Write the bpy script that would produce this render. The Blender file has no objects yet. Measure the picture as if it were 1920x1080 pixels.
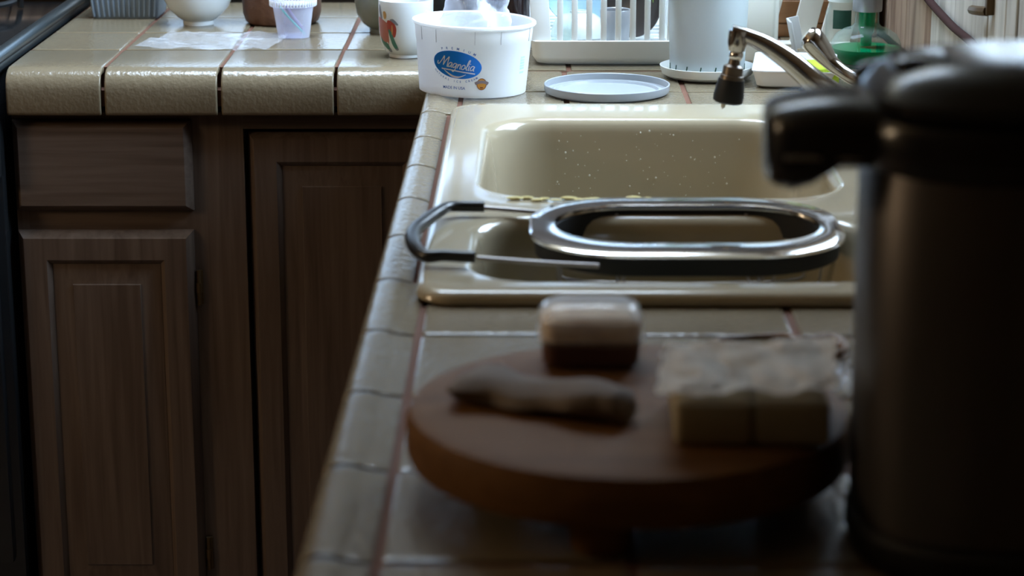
import bpy, bmesh, math, random
from mathutils import Vector, Matrix
from math import sin, cos, pi, radians

C = bpy.context.scene.collection
SC = bpy.context.scene

# ------------------------------------------------------------------ camera
cam_d = bpy.data.cameras.new('camera')
cam = bpy.data.objects.new('camera', cam_d)
C.objects.link(cam)
cam.location = (0, 0, 1.399)
cam.rotation_euler = (radians(75), 0, 0)
cam_d.sensor_width = 24
cam_d.lens = 24 * 4150 / 1920
cam_d.clip_start = .05
cam_d.dof.use_dof = True
cam_d.dof.focus_distance = 2.86
cam_d.dof.aperture_fstop = 4.6
cam_d.dof.aperture_blades = 0
SC.camera = cam

# ------------------------------------------------------------------ world, exposure
w = bpy.data.worlds.new('sky')
SC.world = w
w.use_nodes = True
bg = w.node_tree.nodes['Background']
bg.inputs[0].default_value = (.64, .81, 1, 1)
bg.inputs[1].default_value = 40.0
SC.view_settings.view_transform = 'Standard'
SC.view_settings.look = 'None'
SC.view_settings.exposure = 0
SC.view_settings.gamma = 1
SC.view_settings.use_curve_mapping = False
SC.cycles.use_denoising = True
SC.cycles.max_bounces = 10
SC.cycles.transparent_max_bounces = 24
SC.cycles.sample_clamp_indirect = 6
SC.cycles.caustics_reflective = False

# window opening on the right wall (y0, y1, z0, z1); sky light comes in only here
WIN = (2.34, 3.10, 1.22, 2.05)
SKY = (-.85, .35, 2.72, 3.56)      # skylight over the back counter: x0, x1, y0, y1
WIN2 = (-.66, .50, .955, 1.26)      # x0, x1, z0, z1 on the back wall
WALLX = .562
pl = bpy.data.lights.new('window_portal', 'AREA')
pl.shape = 'RECTANGLE'
pl.size = WIN[3] - WIN[2]
pl.size_y = WIN[1] - WIN[0]
pl.cycles.is_portal = True
po = bpy.data.objects.new('window_portal', pl)
C.objects.link(po)
po.location = (WALLX + .10, (WIN[0] + WIN[1]) / 2, (WIN[2] + WIN[3]) / 2)
po.rotation_euler = (0, radians(90), 0)
pl3 = bpy.data.lights.new('skylight_portal', 'AREA'); pl3.shape = 'RECTANGLE'
pl3.size = SKY[1] - SKY[0]; pl3.size_y = SKY[3] - SKY[2]; pl3.cycles.is_portal = True
po3 = bpy.data.objects.new('skylight_portal', pl3); C.objects.link(po3)
po3.location = ((SKY[0] + SKY[1]) / 2, (SKY[2] + SKY[3]) / 2, 2.945)
pl2 = bpy.data.lights.new('window_portal_back', 'AREA'); pl2.shape = 'RECTANGLE'
pl2.size = WIN2[1] - WIN2[0]; pl2.size_y = WIN2[3] - WIN2[2]; pl2.cycles.is_portal = True
po2 = bpy.data.objects.new('window_portal_back', pl2); C.objects.link(po2)
po2.location = ((WIN2[0] + WIN2[1]) / 2, 3.76, (WIN2[2] + WIN2[3]) / 2); po2.rotation_euler = (radians(-90), 0, 0)

# ------------------------------------------------------------------ materials
def nm(name):
    m = bpy.data.materials.new(name)
    m.use_nodes = True
    nt = m.node_tree
    return m, nt, nt.nodes['Principled BSDF']

def mat(name, col, rough=.5, metal=0, trans=0, ior=1.45, spec=.5, bump=None, vary=None, alpha=1, coat=0, sss=0):
    """bump=(scale, strength, distance); vary=(scale, second colour, stretch xyz)"""
    m, nt, b = nm(name)
    b.inputs['Base Color'].default_value = (*col, 1)
    b.inputs['Roughness'].default_value = rough
    b.inputs['Metallic'].default_value = metal
    b.inputs['Transmission Weight'].default_value = trans
    b.inputs['IOR'].default_value = ior
    b.inputs['Specular IOR Level'].default_value = spec
    b.inputs['Alpha'].default_value = alpha
    b.inputs['Coat Weight'].default_value = coat
    if sss:
        b.inputs['Subsurface Weight'].default_value = sss
        b.inputs['Subsurface Radius'].default_value = (.02, .02, .02)
        b.inputs['Subsurface Scale'].default_value = .3
    tc = nt.nodes.new('ShaderNodeTexCoord')
    if vary:
        mp = nt.nodes.new('ShaderNodeMapping'); mp.inputs['Scale'].default_value = vary[2] if len(vary) > 2 else (1, 1, 1)
        n = nt.nodes.new('ShaderNodeTexNoise'); n.inputs['Scale'].default_value = vary[0]
        n.inputs['Detail'].default_value = 6
        r = nt.nodes.new('ShaderNodeValToRGB')
        r.color_ramp.elements[0].position = .35; r.color_ramp.elements[1].position = .68
        r.color_ramp.elements[0].color = (*col, 1); r.color_ramp.elements[1].color = (*vary[1], 1)
        nt.links.new(tc.outputs['Object'], mp.inputs[0]); nt.links.new(mp.outputs[0], n.inputs['Vector'])
        nt.links.new(n.outputs[0], r.inputs[0]); nt.links.new(r.outputs[0], b.inputs['Base Color'])
    if bump:
        n = nt.nodes.new('ShaderNodeTexNoise'); n.inputs['Scale'].default_value = bump[0]; n.inputs['Detail'].default_value = 3
        u = nt.nodes.new('ShaderNodeBump'); u.inputs['Strength'].default_value = bump[1]; u.inputs['Distance'].default_value = bump[2]
        nt.links.new(tc.outputs['Object'], n.inputs['Vector'])
        nt.links.new(n.outputs[0], u.inputs['Height']); nt.links.new(u.outputs[0], b.inputs['Normal'])
    return m

def wood(name, c1, c2, rough=.5, stretch=(22, 22, 1.2), scale=4, rand=True, bump=.15, detail=8, pos=(.3, .7)):
    m, nt, b = nm(name)
    L = nt.links.new
    tc = nt.nodes.new('ShaderNodeTexCoord')
    oi = nt.nodes.new('ShaderNodeObjectInfo')
    mul = nt.nodes.new('ShaderNodeVectorMath'); mul.operation = 'SCALE'; mul.inputs['Scale'].default_value = 13
    comb = nt.nodes.new('ShaderNodeCombineXYZ')
    for k in range(3): L(oi.outputs['Random'], comb.inputs[k])
    L(comb.outputs[0], mul.inputs[0])
    add = nt.nodes.new('ShaderNodeVectorMath'); L(tc.outputs['Object'], add.inputs[0])
    if rand: L(mul.outputs[0], add.inputs[1])
    mp = nt.nodes.new('ShaderNodeMapping'); mp.inputs['Scale'].default_value = stretch
    L(add.outputs[0], mp.inputs[0])
    n = nt.nodes.new('ShaderNodeTexNoise'); n.inputs['Scale'].default_value = scale; n.inputs['Detail'].default_value = detail
    n.inputs['Distortion'].default_value = .6
    L(mp.outputs[0], n.inputs['Vector'])
    r = nt.nodes.new('ShaderNodeValToRGB')
    r.color_ramp.elements[0].position = pos[0]; r.color_ramp.elements[1].position = pos[1]
    r.color_ramp.elements[0].color = (*c1, 1); r.color_ramp.elements[1].color = (*c2, 1)
    L(n.outputs[0], r.inputs[0]); L(r.outputs[0], b.inputs['Base Color'])
    b.inputs['Roughness'].default_value = rough
    u = nt.nodes.new('ShaderNodeBump'); u.inputs['Strength'].default_value = bump; u.inputs['Distance'].default_value = .001
    L(n.outputs[0], u.inputs['Height']); L(u.outputs[0], b.inputs['Normal'])
    return m

def film(name, tint=(.95, .97, 1), dens=.35, rough=.12, col=(.85, .88, .93), edge=.6):
    """thin clear plastic: mostly see-through with a soft sheen"""
    m = bpy.data.materials.new(name); m.use_nodes = True
    nt = m.node_tree; nt.nodes.clear(); L = nt.links.new
    out = nt.nodes.new('ShaderNodeOutputMaterial')
    tr = nt.nodes.new('ShaderNodeBsdfTransparent'); tr.inputs[0].default_value = (*tint, 1)
    pr = nt.nodes.new('ShaderNodeBsdfPrincipled'); pr.inputs['Base Color'].default_value = (*col, 1)
    pr.inputs['Roughness'].default_value = rough; pr.inputs['Specular IOR Level'].default_value = .8
    fr = nt.nodes.new('ShaderNodeLayerWeight'); fr.inputs[0].default_value = .35
    ma = nt.nodes.new('ShaderNodeMath'); ma.operation = 'MULTIPLY_ADD'; ma.use_clamp = True
    ma.inputs[1].default_value = edge; ma.inputs[2].default_value = dens
    mx = nt.nodes.new('ShaderNodeMixShader')
    L(fr.outputs['Facing'], ma.inputs[0]); L(ma.outputs[0], mx.inputs[0])
    L(tr.outputs[0], mx.inputs[1]); L(pr.outputs[0], mx.inputs[2]); L(mx.outputs[0], out.inputs[0])
    return m

def translucent(name, col, rough, amount):
    """thin card or plastic that lets some light through"""
    m, nt, b = nm(name); L = nt.links.new
    b.inputs['Base Color'].default_value = (*col, 1); b.inputs['Roughness'].default_value = rough
    t = nt.nodes.new('ShaderNodeBsdfTranslucent'); t.inputs[0].default_value = (*col, 1)
    mx = nt.nodes.new('ShaderNodeMixShader'); mx.inputs[0].default_value = amount
    L(b.outputs[0], mx.inputs[1]); L(t.outputs[0], mx.inputs[2]); L(mx.outputs[0], nt.nodes['Material Output'].inputs[0])
    return m

M = {}
M['tile'] = mat('glazed tile', (.176, .140, .090), .20, bump=(150, .7, .0011), vary=(6, (.152, .121, .077)))
M['grout'] = mat('brown grout', (.12, .050, .028), .9, bump=(300, .4, .001))
M['oak'] = wood('pickled oak upright grain', (.068, .045, .033), (.125, .090, .070), .42, (30, 30, 1.3), 3, bump=.12)
M['oak_h'] = wood('pickled oak level grain', (.068, .045, .033), (.125, .090, .070), .42, (1.3, 30, 30), 3, bump=.12)
M['dark_void'] = mat('dark interior', (.01, .008, .006), .9)
M['enamel'] = mat('cream enamel', (.33, .275, .185), .16, coat=.3)
M['enamel_dirty'] = mat('drain steel', (.35, .33, .3), .35, 1)
M['chrome'] = mat('chrome', (.47, .44, .41), .12, 1)
M['steel'] = mat('polished steel', (.75, .73, .72), .1, 1)
M['wire'] = mat('steel wire', (.35, .32, .3), .3, 1)
M['rubber'] = mat('black rubber', (.012, .013, .014), .32)
M['black'] = mat('black plastic', (.006, .006, .007), .22)
M['black_matt'] = mat('black matt plastic', (.006, .006, .006), .6)
M['brushed'] = mat('brushed dark steel', (.11, .10, .095), .42, .9, vary=(40, (.09, .082, .078), (1, 1, .05)))
M['board'] = wood('board wood', (.10, .044, .013), (.155, .073, .024), .6, (2, 24, 24), 2.5)
M['board'].node_tree.nodes['Principled BSDF'].inputs['Specular IOR Level'].default_value = .12
M['paper_tub'] = translucent('white coated card', (.86, .87, .87), .38, .35)
M['paper_in'] = mat('white card inside', (.88, .88, .87), .45)
M['blue'] = mat('blue print', (.0, .19, .80), .4)
M['blue_text'] = mat('blue lettering', (.05, .12, .42), .5)
M['white_print'] = translucent('white print', (.93, .96, 1), .4, .35)
M['orange'] = mat('orange print', (.62, .28, .05), .4)
M['score'] = mat('score line grey', (.45, .45, .47), .6)
M['grey_print'] = mat('grey print', (.25, .2, .22), .5)
M['brown_print'] = mat('brown print', (.2, .06, .03), .5)
M['teal_print'] = mat('pale teal print', (.42, .66, .7), .5)
M['white_pl'] = translucent('white plastic', (.90, .92, .90), .3, .12)
M['lid_pl'] = mat('frosted plastic', (.44, .47, .50), .25, trans=.35, ior=1.3)
M['cream_pl'] = mat('cream plastic', (.78, .77, .70), .4)
M['porc'] = mat('white porcelain', (.62, .66, .67), .1, coat=.3)
M['celadon'] = mat('grey green glaze', (.15, .17, .135), .25, vary=(40, (.19, .20, .165)))
M['basket'] = mat('blue grey plastic', (.20, .26, .33), .4)
M['bark'] = mat('rough brown wood', (.09, .038, .02), .5, vary=(50, (.17, .085, .05), (1, 1, .3)), bump=(90, .8, .002))
M['cup'] = film('frosted cup plastic', (.93, .94, 1), .22, .2, (.75, .77, .85))
M['film'] = film('clear plastic film', (.97, .98, 1), .02, .1, edge=.28)
M['bag'] = film('clear plastic bag', (.96, .97, 1), .08, .06, edge=.45)
M['teal'] = mat('teal plastic', (.03, .5, .42), .3)
M['purple'] = mat('purple plastic', (.2, .15, .3), .3)
M['glass'] = film('clear bottle glass', (.97, .99, .98), .0, .03, (.4, .48, .44))
M['soap'] = mat('green soap', (.0, .34, .12), .05, trans=.45, ior=1.34)
M['grey_cap'] = mat('grey satin cap', (.32, .33, .35), .35, .6)
M['lime'] = mat('lime sponge', (.42, .56, .03), .85, bump=(200, .6, .002))
M['yellow'] = mat('yellow sponge', (.42, .36, .02), .85, bump=(200, .6, .002))
M['dkgreen'] = mat('dark green print', (.02, .07, .05), .5)
M['leaf'] = mat('leaf', (.22, .42, .03), .4)
M['soil'] = mat('soil', (.05, .03, .02), .95, bump=(150, 1, .004))
M['algae'] = mat('yellowed plastic', (.66, .68, .45), .4)
M['napkin'] = mat('white paper', (.92, .88, .81), .7, spec=.2, vary=(30, (.80, .74, .66)))
M['block'] = mat('cream block', (.34, .29, .20), .6)
M['cloth'] = mat('grey cloth', (.20, .17, .15), .9, spec=.1, bump=(220, .5, .002))
M['meat'] = mat('reddish brown food', (.09, .035, .025), .5)
M['beige'] = mat('pale beige wafer', (.9, .78, .62), .5, vary=(60, (.66, .52, .42)))
M['clear_pl'] = film('clear box plastic', (.96, .95, .93), .16, .06)
M['twine'] = mat('brown rubber', (.15, .07, .02), .5)
M['scrap'] = mat('food scraps', (.55, .45, .16), .6)
M['brass'] = mat('aged brass', (.10, .06, .025), .5, .5)
M['box_wood'] = wood('orange brown wood', (.22, .10, .035), (.36, .18, .08), .5, (2, 20, 20), 3)
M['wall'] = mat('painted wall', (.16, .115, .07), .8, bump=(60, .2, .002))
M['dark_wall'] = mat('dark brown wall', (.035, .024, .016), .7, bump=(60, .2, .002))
M['ceil'] = mat('ceiling paint', (.5, .42, .30), .9)
M['floor'] = mat('brown floor tile', (.10, .065, .045), .5, vary=(8, (.13, .09, .06)))
M['white_paint'] = mat('white window paint', (.7, .7, .68), .5)
M['cord'] = mat('brown cord', (.045, .022, .02), .8, spec=.1)
M['iron'] = mat('black iron', (.012, .012, .012), .45)
M['stove_glass'] = mat('black enamel', (.01, .011, .012), .12)
M['trim_steel'] = mat('dark stove trim', (.10, .125, .135), .3, .85)
M['pan'] = mat('brown pan enamel', (.16, .10, .07), .4)
M['darkpan'] = mat('dark pan', (.06, .05, .045), .3, .5)
M['dark_glass'] = mat('dark brown bottle', (.015, .006, .006), .15)
M['dred'] = mat('red print', (.33, .05, .035), .35)
M['dpink'] = mat('pink brown print', (.36, .12, .09), .35)
M['dgreen'] = mat('green print', (.04, .16, .12), .35)
M['dorange'] = mat('ochre print', (.46, .27, .09), .35)
M['dgrey'] = mat('grey brush print', (.18, .20, .23), .4)
M['sky_blue'] = mat('pale blue ware', (.26, .40, .48), .25)
M['ochre'] = mat('ochre glaze', (.60, .33, .05), .3)
PL = []
for i, (a, b_) in enumerate([((.26, .235, .20), (.47, .435, .38)), ((.33, .315, .27), (.52, .50, .45)), ((.18, .11, .07), (.37, .26, .18)), ((.28, .26, .22), (.44, .42, .37))]):
    PL.append(wood('weathered plank %d' % i, a, b_, .7, (11, 11, 1.5), 3, bump=.5, pos=(.36, .62), detail=12))

M['pane'] = film('window pane', (.98, .99, 1), .0, .02)
M['sky_pane'] = film('tinted skylight pane', (.95, .95, .96), .0, .02)
M['grey_pane'] = film('sooty window pane', (.27, .29, .31), .0, .02)  # grey tint added to dim the sky coming through the back window

# ------------------------------------------------------------------ helpers
def tag(o, label=None, cat=None, group=None, kind=None):
    if label: o['label'] = label
    if cat: o['category'] = cat
    if group: o['group'] = group
    if kind: o['kind'] = kind
    return o

def empty(name, loc, label, cat, group=None, rz=0):
    o = bpy.data.objects.new(name, None); C.objects.link(o)
    o.location = loc; o.rotation_euler = (0, 0, rz); o.empty_display_size = .02
    return tag(o, label, cat, group)

def link(name, me, parent=None, loc=(0, 0, 0), rot=(0, 0, 0)):
    o = bpy.data.objects.new(name, me); C.objects.link(o)
    o.location = loc; o.rotation_euler = rot
    if parent: o.parent = parent
    return o

def obj(name, bm, m, parent=None, loc=(0, 0, 0), rot=(0, 0, 0), smooth=40):
    bmesh.ops.recalc_face_normals(bm, faces=bm.faces[:])
    me = bpy.data.meshes.new(name); bm.to_mesh(me); bm.free()
    me.materials.append(M[m] if isinstance(m, str) else m)
    if smooth:
        for p in me.polygons: p.use_smooth = True
        me.set_sharp_from_angle(angle=radians(smooth))
    return link(name, me, parent, loc, rot)

def box(bm, x0, x1, y0, y1, z0, z1, bev=0, seg=2, mtx=None):
    r = bmesh.ops.create_cube(bm, size=1)
    vs = r['verts']
    for v in vs:
        v.co = Vector(((x0 + x1) / 2 + v.co.x * (x1 - x0), (y0 + y1) / 2 + v.co.y * (y1 - y0), (z0 + z1) / 2 + v.co.z * (z1 - z0)))
    geo = vs
    if bev:
        es = list({e for v in vs for e in v.link_edges})
        out = bmesh.ops.bevel(bm, geom=es, offset=bev, segments=seg, affect='EDGES', profile=.5)
        geo = list({v for f in out['faces'] for v in f.verts} | {v for v in vs if v.is_valid})
    if mtx:
        for v in geo: v.co = mtx @ v.co
    return bm

def B(): return bmesh.new()

def loft(bm, loops, cap0=True, cap1=True, closed=True):
    rows = [[bm.verts.new(p) for p in lp] for lp in loops]
    n = len(rows[0])
    for a, b in zip(rows, rows[1:]):
        for i in range(n if closed else n - 1):
            j = (i + 1) % n
            bm.faces.new((a[i], a[j], b[j], b[i]))
    if cap0: bm.faces.new(rows[0][::-1])
    if cap1: bm.faces.new(rows[-1])
    return rows

def rr(cx, cy, hx, hy, r, z, n=10):
    r = max(min(r, hx - 1e-4, hy - 1e-4), 1e-4)
    pts = []
    for sx, sy, a0 in ((1, 1, 0), (-1, 1, pi / 2), (-1, -1, pi), (1, -1, 3 * pi / 2)):
        for k in range(n + 1):
            a = a0 + pi / 2 * k / n
            pts.append(Vector((cx + sx * (hx - r) + r * cos(a), cy + sy * (hy - r) + r * sin(a), z)))
    return pts

def se(cx, cy, hx, hy, e, z, n=64):
    pts = []
    for k in range(n):
        a = 2 * pi * k / n
        c, s = cos(a), sin(a)
        pts.append(Vector((cx + hx * math.copysign(abs(c) ** (2 / e), c), cy + hy * math.copysign(abs(s) ** (2 / e), s), z)))
    return pts

def lathe(bm, prof, seg=48, cx=0, cy=0, mtx=None):
    """prof: list of (r, z); a zero radius closes the end"""
    rows = []
    for r, z in prof:
        if r < 1e-6:
            rows.append([bm.verts.new((cx, cy, z))])
        else:
            rows.append([bm.verts.new((cx + r * cos(2 * pi * k / seg), cy + r * sin(2 * pi * k / seg), z)) for k in range(seg)])
    for a, b in zip(rows, rows[1:]):
        if len(a) == 1 and len(b) == 1: continue
        for i in range(seg):
            j = (i + 1) % seg
            if len(a) == 1: bm.faces.new((a[0], b[j], b[i]))
            elif len(b) == 1: bm.faces.new((a[i], a[j], b[0]))
            else: bm.faces.new((a[i], a[j], b[j], b[i]))
    if mtx:
        for row in rows:
            for v in row: v.co = mtx @ v.co
    return bm

def crom(pts, n=8, closed=False):
    P = [Vector(p) for p in pts]; out = []
    N = len(P)
    for i in range(N if closed else N - 1):
        p0 = P[(i - 1) % N] if closed or i > 0 else P[0]
        p1 = P[i]; p2 = P[(i + 1) % N]
        p3 = P[(i + 2) % N] if closed or i + 2 < N else P[-1]
        for k in range(n):
            t = k / n
            out.append(.5 * ((2 * p1) + (p2 - p0) * t + (2 * p0 - 5 * p1 + 4 * p2 - p3) * t * t + (3 * p1 - p0 - 3 * p2 + p3) * t ** 3))
    if not closed: out.append(P[-1].copy())
    return out

def tube(bm, pts, r, seg=12, n=8, closed=False, flat=1):
    """swept tube; r is a number or one radius per control point"""
    ctr = crom(pts, n, closed)
    N = len(ctr)
    if hasattr(r, '__len__'):
        rr_ = [x.x for x in crom([(v, 0, 0) for v in r], n, closed)]
    else: rr_ = [r] * N
    rows = []; prev = None
    for i, p in enumerate(ctr):
        a = ctr[(i - 1) % N] if closed or i > 0 else p
        b = ctr[(i + 1) % N] if closed or i < N - 1 else p
        t = (b - a).normalized()
        if prev is None:
            up = Vector((0, 0, 1)) if abs(t.z) < .9 else Vector((1, 0, 0))
            u = t.cross(up).normalized()
        else:
            u = (prev - t * prev.dot(t)).normalized()
        prev = u; v = t.cross(u)
        rows.append([p + (u * cos(2 * pi * k / seg) + v * flat * sin(2 * pi * k / seg)) * rr_[i] for k in range(seg)])
    if closed: rows.append(rows[0]); loft(bm, rows, False, False)
    else: loft(bm, rows)
    return bm

def rects(bm, w, h, steps, back):
    """panel lying in x-z, front towards -y: concentric rectangles (inset, y)"""
    loops = []
    for ins, y in [(0, back)] + steps:
        if hasattr(ins, '__len__'): a, b = ins
        else: a = b = ins
        loops.append([(a, y, b), (w - a, y, b), (w - a, y, h - b), (a, y, h - b)])
    loft(bm, loops)
    return bm

# ================================================================== THE SETTING
# wall_right with the window opening
bm = B()
y0, y1, z0, z1 = WIN
X0, X1 = WALLX, WALLX + .12
box(bm, X0, X1, -1.6, y0, 0, 2.45); box(bm, X0, X1, y1, 3.66, 0, 2.45)
box(bm, X0, X1, y0, y1, 0, z0); box(bm, X0, X1, y0, y1, z1, 2.45)
wr = tag(obj('wall_right', bm, 'wall', smooth=0), kind='structure')
bm = B(); a0, a1, b0, b1 = WIN2
box(bm, -3.2, a0, 3.66, 3.78, 0, 2.45); box(bm, a1, WALLX, 3.66, 3.78, 0, 2.45)
box(bm, a0, a1, 3.66, 3.78, 0, b0); box(bm, a0, a1, 3.66, 3.78, b1, 2.45)
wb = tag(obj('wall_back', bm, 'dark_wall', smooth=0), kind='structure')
bm = B(); box(bm, -3.32, -3.2, -1.6, 3.66, 0, 2.45)
tag(obj('wall_left', bm, 'wall', smooth=0), kind='structure')
bm = B(); box(bm, -3.2, WALLX, -1.72, -1.6, 0, 2.45)
tag(obj('wall_front', bm, 'wall', smooth=0), kind='structure')
bm = B(); box(bm, -3.32, WALLX + .12, -1.72, 3.78, -.1, 0)
tag(obj('floor', bm, 'floor', smooth=0), kind='structure')
bm = B(); s0, s1, t0, t1 = SKY
box(bm, -3.32, s0, -1.72, 3.78, 2.45, 2.55); box(bm, s1, WALLX + .12, -1.72, 3.78, 2.45, 2.55)
box(bm, s0, s1, -1.72, t0, 2.45, 2.55); box(bm, s0, s1, t1, 3.78, 2.45, 2.55)
# unseen shaft added below the skylight to cut light on the near counter
box(bm, s0 - .04, s0, t0 - .04, t1 + .04, 2.55, 2.95); box(bm, s1, s1 + .04, t0 - .04, t1 + .04, 2.55, 2.95)
box(bm, s0, s1, t0 - .04, t0, 2.55, 2.95); box(bm, s0, s1, t1, t1 + .04, 2.55, 2.95)
tag(obj('ceiling', bm, 'ceil', smooth=0), kind='structure')
# window_1: frame, mullion, sill, panes
bm = B(); fx0, fx1 = X0 + .03, X0 + .08
box(bm, fx0, fx1, y0, y0 + .05, z0, z1, .003); box(bm, fx0, fx1, y1 - .05, y1, z0, z1, .003)
box(bm, fx0, fx1, y0 + .05, y1 - .05, z0, z0 + .05, .003); box(bm, fx0, fx1, y0 + .05, y1 - .05, z1 - .05, z1, .003)
ym = (y0 + y1) / 2
box(bm, fx0, fx1, ym - .018, ym + .018, z0 + .05, z1 - .05, .003)
wn = tag(obj('window_1', bm, 'white_paint', smooth=0), kind='structure')
for a, b in ((y0 + .05, ym - .018), (ym + .018, y1 - .05)):
    bm = B(); box(bm, X0 + .053, X0 + .057, a, b, z0 + .05, z1 - .05); obj('pane', bm, 'pane', wn, smooth=0)
bm = B(); box(bm, X0 - .03, X0 + .11, y0 - .03, y1 + .03, z0 - .025, z0, .004)
tag(obj('trim_1', bm, 'white_paint'), kind='structure')

# window_3: the skylight
bm = B(); box(bm, s0, s0 + .04, t0, t1, 2.86, 2.92, .003); box(bm, s1 - .04, s1, t0, t1, 2.86, 2.92, .003)
box(bm, s0 + .04, s1 - .04, t0, t0 + .04, 2.86, 2.92, .003); box(bm, s0 + .04, s1 - .04, t1 - .04, t1, 2.86, 2.92, .003)
wn3 = tag(obj('window_3', bm, 'white_paint', smooth=0), kind='structure')
bm = B(); box(bm, s0 + .04, s1 - .04, t0 + .04, t1 - .04, 2.888, 2.892); obj('pane', bm, 'sky_pane', wn3, smooth=0)
bm = B(); g0, g1 = 3.69, 3.74
box(bm, a0, a0 + .05, g0, g1, b0, b1, .003); box(bm, a1 - .05, a1, g0, g1, b0, b1, .003)
box(bm, a0 + .05, a1 - .05, g0, g1, b0, b0 + .02, .003); box(bm, a0 + .05, a1 - .05, g0, g1, b1 - .02, b1, .003)
xm = (a0 + a1) / 2; box(bm, xm - .018, xm + .018, g0, g1, b0 + .02, b1 - .02, .003)
wn2 = tag(obj('window_2', bm, 'white_paint', smooth=0), kind='structure')
for a, b in ((a0 + .05, xm - .018), (xm + .018, a1 - .05)):
    bm = B(); box(bm, a, b, 3.713, 3.717, b0 + .02, b1 - .02); obj('pane', bm, 'grey_pane', wn2, smooth=0)
bm = B(); box(bm, a0 - .03, a1 + .03, 3.63, 3.77, b0 - .025, b0, .004)
tag(obj('trim_2', bm, 'white_paint'), kind='structure')

# weathered planks on both walls, one object each
random.seed(4)
seams = [3.648, 3.50, 3.375, 3.246, 3.10, 2.911, 2.753, 2.556, 2.465, 2.412, 2.25, 2.08, 1.93, 1.77, 1.60, 1.43, 1.27, 1.1, .93]
mats_r = [2, 2, 2, 2, 2, 1, 3, 1, 3, 0, 1, 3, 0, 1, 2, 0, 1, 3]
for i, (a, b) in enumerate(zip(seams, seams[1:])):
    bm = B(); t = random.uniform(.0085, .0115)
    box(bm, WALLX - t, WALLX - .0002, b + .0022, a - .0022, .915, 1.172, .0015, 1)
    obj('plank', bm, PL[mats_r[i]], wr, smooth=0)
x = -3.1
while x < WALLX - .03:
    wd = random.uniform(.10, .18); xe = min(x + wd, WALLX - .014)
    bm = B(); t = random.uniform(.0085, .0115)
    box(bm, x + .002, xe - .002, 3.66 - t, 3.6598, .915, .929, .0015, 1)
    obj('plank', bm, PL[2], wb, smooth=0)
    x += wd

# ================================================================== COUNTERS
TZ = .91
NEAR_ROT = -.0096
def near(x, y):                       # local counter coordinates -> world
    c, s = cos(NEAR_ROT), sin(NEAR_ROT)
    dx, dy = x + .119, y - 2.0
    return (-.119 + c * dx - s * dy, 2.0 + s * dx + c * dy)

def tile_mesh(name, sx, sy, t=.009, bev=.0022):
    bm = B()
    L = []
    for ins, z in ((0, -t), (0, -bev), (bev * .3, -bev * .3), (bev, 0), (bev * 2, 0)):
        L.append(rr(0, 0, sx / 2 - ins, sy / 2 - ins, .004, z, 3))
    loft(bm, L)
    bmesh.ops.recalc_face_normals(bm, faces=bm.faces[:])
    me = bpy.data.meshes.new(name); bm.to_mesh(me); bm.free(); me.materials.append(M['tile'])
    for p in me.polygons: p.use_smooth = True
    me.set_sharp_from_angle(angle=radians(35))
    return me

def edge_mesh(name, prof, length, g=.0015):
    """profile of (a, z) pairs extruded along b with softened ends; a -> x, b -> y"""
    bm = B(); L = []
    cx = sum(p[0] for p in prof) / len(prof); cz = sum(p[1] for p in prof) / len(prof)
    for b, k in ((0, g), (g * .4, g * .35), (g, 0), (2.2 * g, 0), (length - 2.2 * g, 0), (length - g, 0), (length - g * .4, g * .35), (length, g)):
        lp = []
        for a, z in prof:
            d = Vector((cx - a, 0, cz - z)).normalized() * k
            lp.append(Vector((a, b, z)) + d)
        L.append(lp)
    loft(bm, L)
    bmesh.ops.recalc_face_normals(bm, faces=bm.faces[:])
    me = bpy.data.meshes.new(name); bm.to_mesh(me); bm.free(); me.materials.append(M['tile'])
    for p in me.polygons: p.use_smooth = True
    me.set_sharp_from_angle(angle=radians(50))
    return me

GR = .0056
# ---- near counter (over the sink side)
nc = empty('tiled_counter', (0, 0, 0), 'white tiled counter running away from the camera with rounded edge tiles, holding the sink', 'counter')
bm = B()
SX0, SX1, SY0, SY1 = -.072, .484, 1.772, 2.640      # hole for the sink
def nbox(bm, x0, x1, y0, y1, z0, z1):
    vs = []
    for z in (z0, z1):
        for (x, y) in ((x0, y0), (x1, y0), (x1, y1), (x0, y1)):
            vs.append(bm.verts.new((*near(x, y), z)))
    for f in ((3, 2, 1, 0), (4, 5, 6, 7), (0, 1, 5, 4), (1, 2, 6, 5), (2, 3, 7, 6), (3, 0, 4, 7)):
        bm.faces.new([vs[i] for i in f])
zb, zt = .858, TZ - .0022
nbox(bm, -.112, SX0, .55, 2.958, zb, zt); nbox(bm, SX1, .545, .55, 2.958, zb, zt)
nbox(bm, SX0, SX1, .55, SY0, zb, zt); nbox(bm, SX0, SX1, SY1, 2.958, zb, zt)
obj('grout_bed', bm, 'grout', nc, smooth=0)
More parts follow.
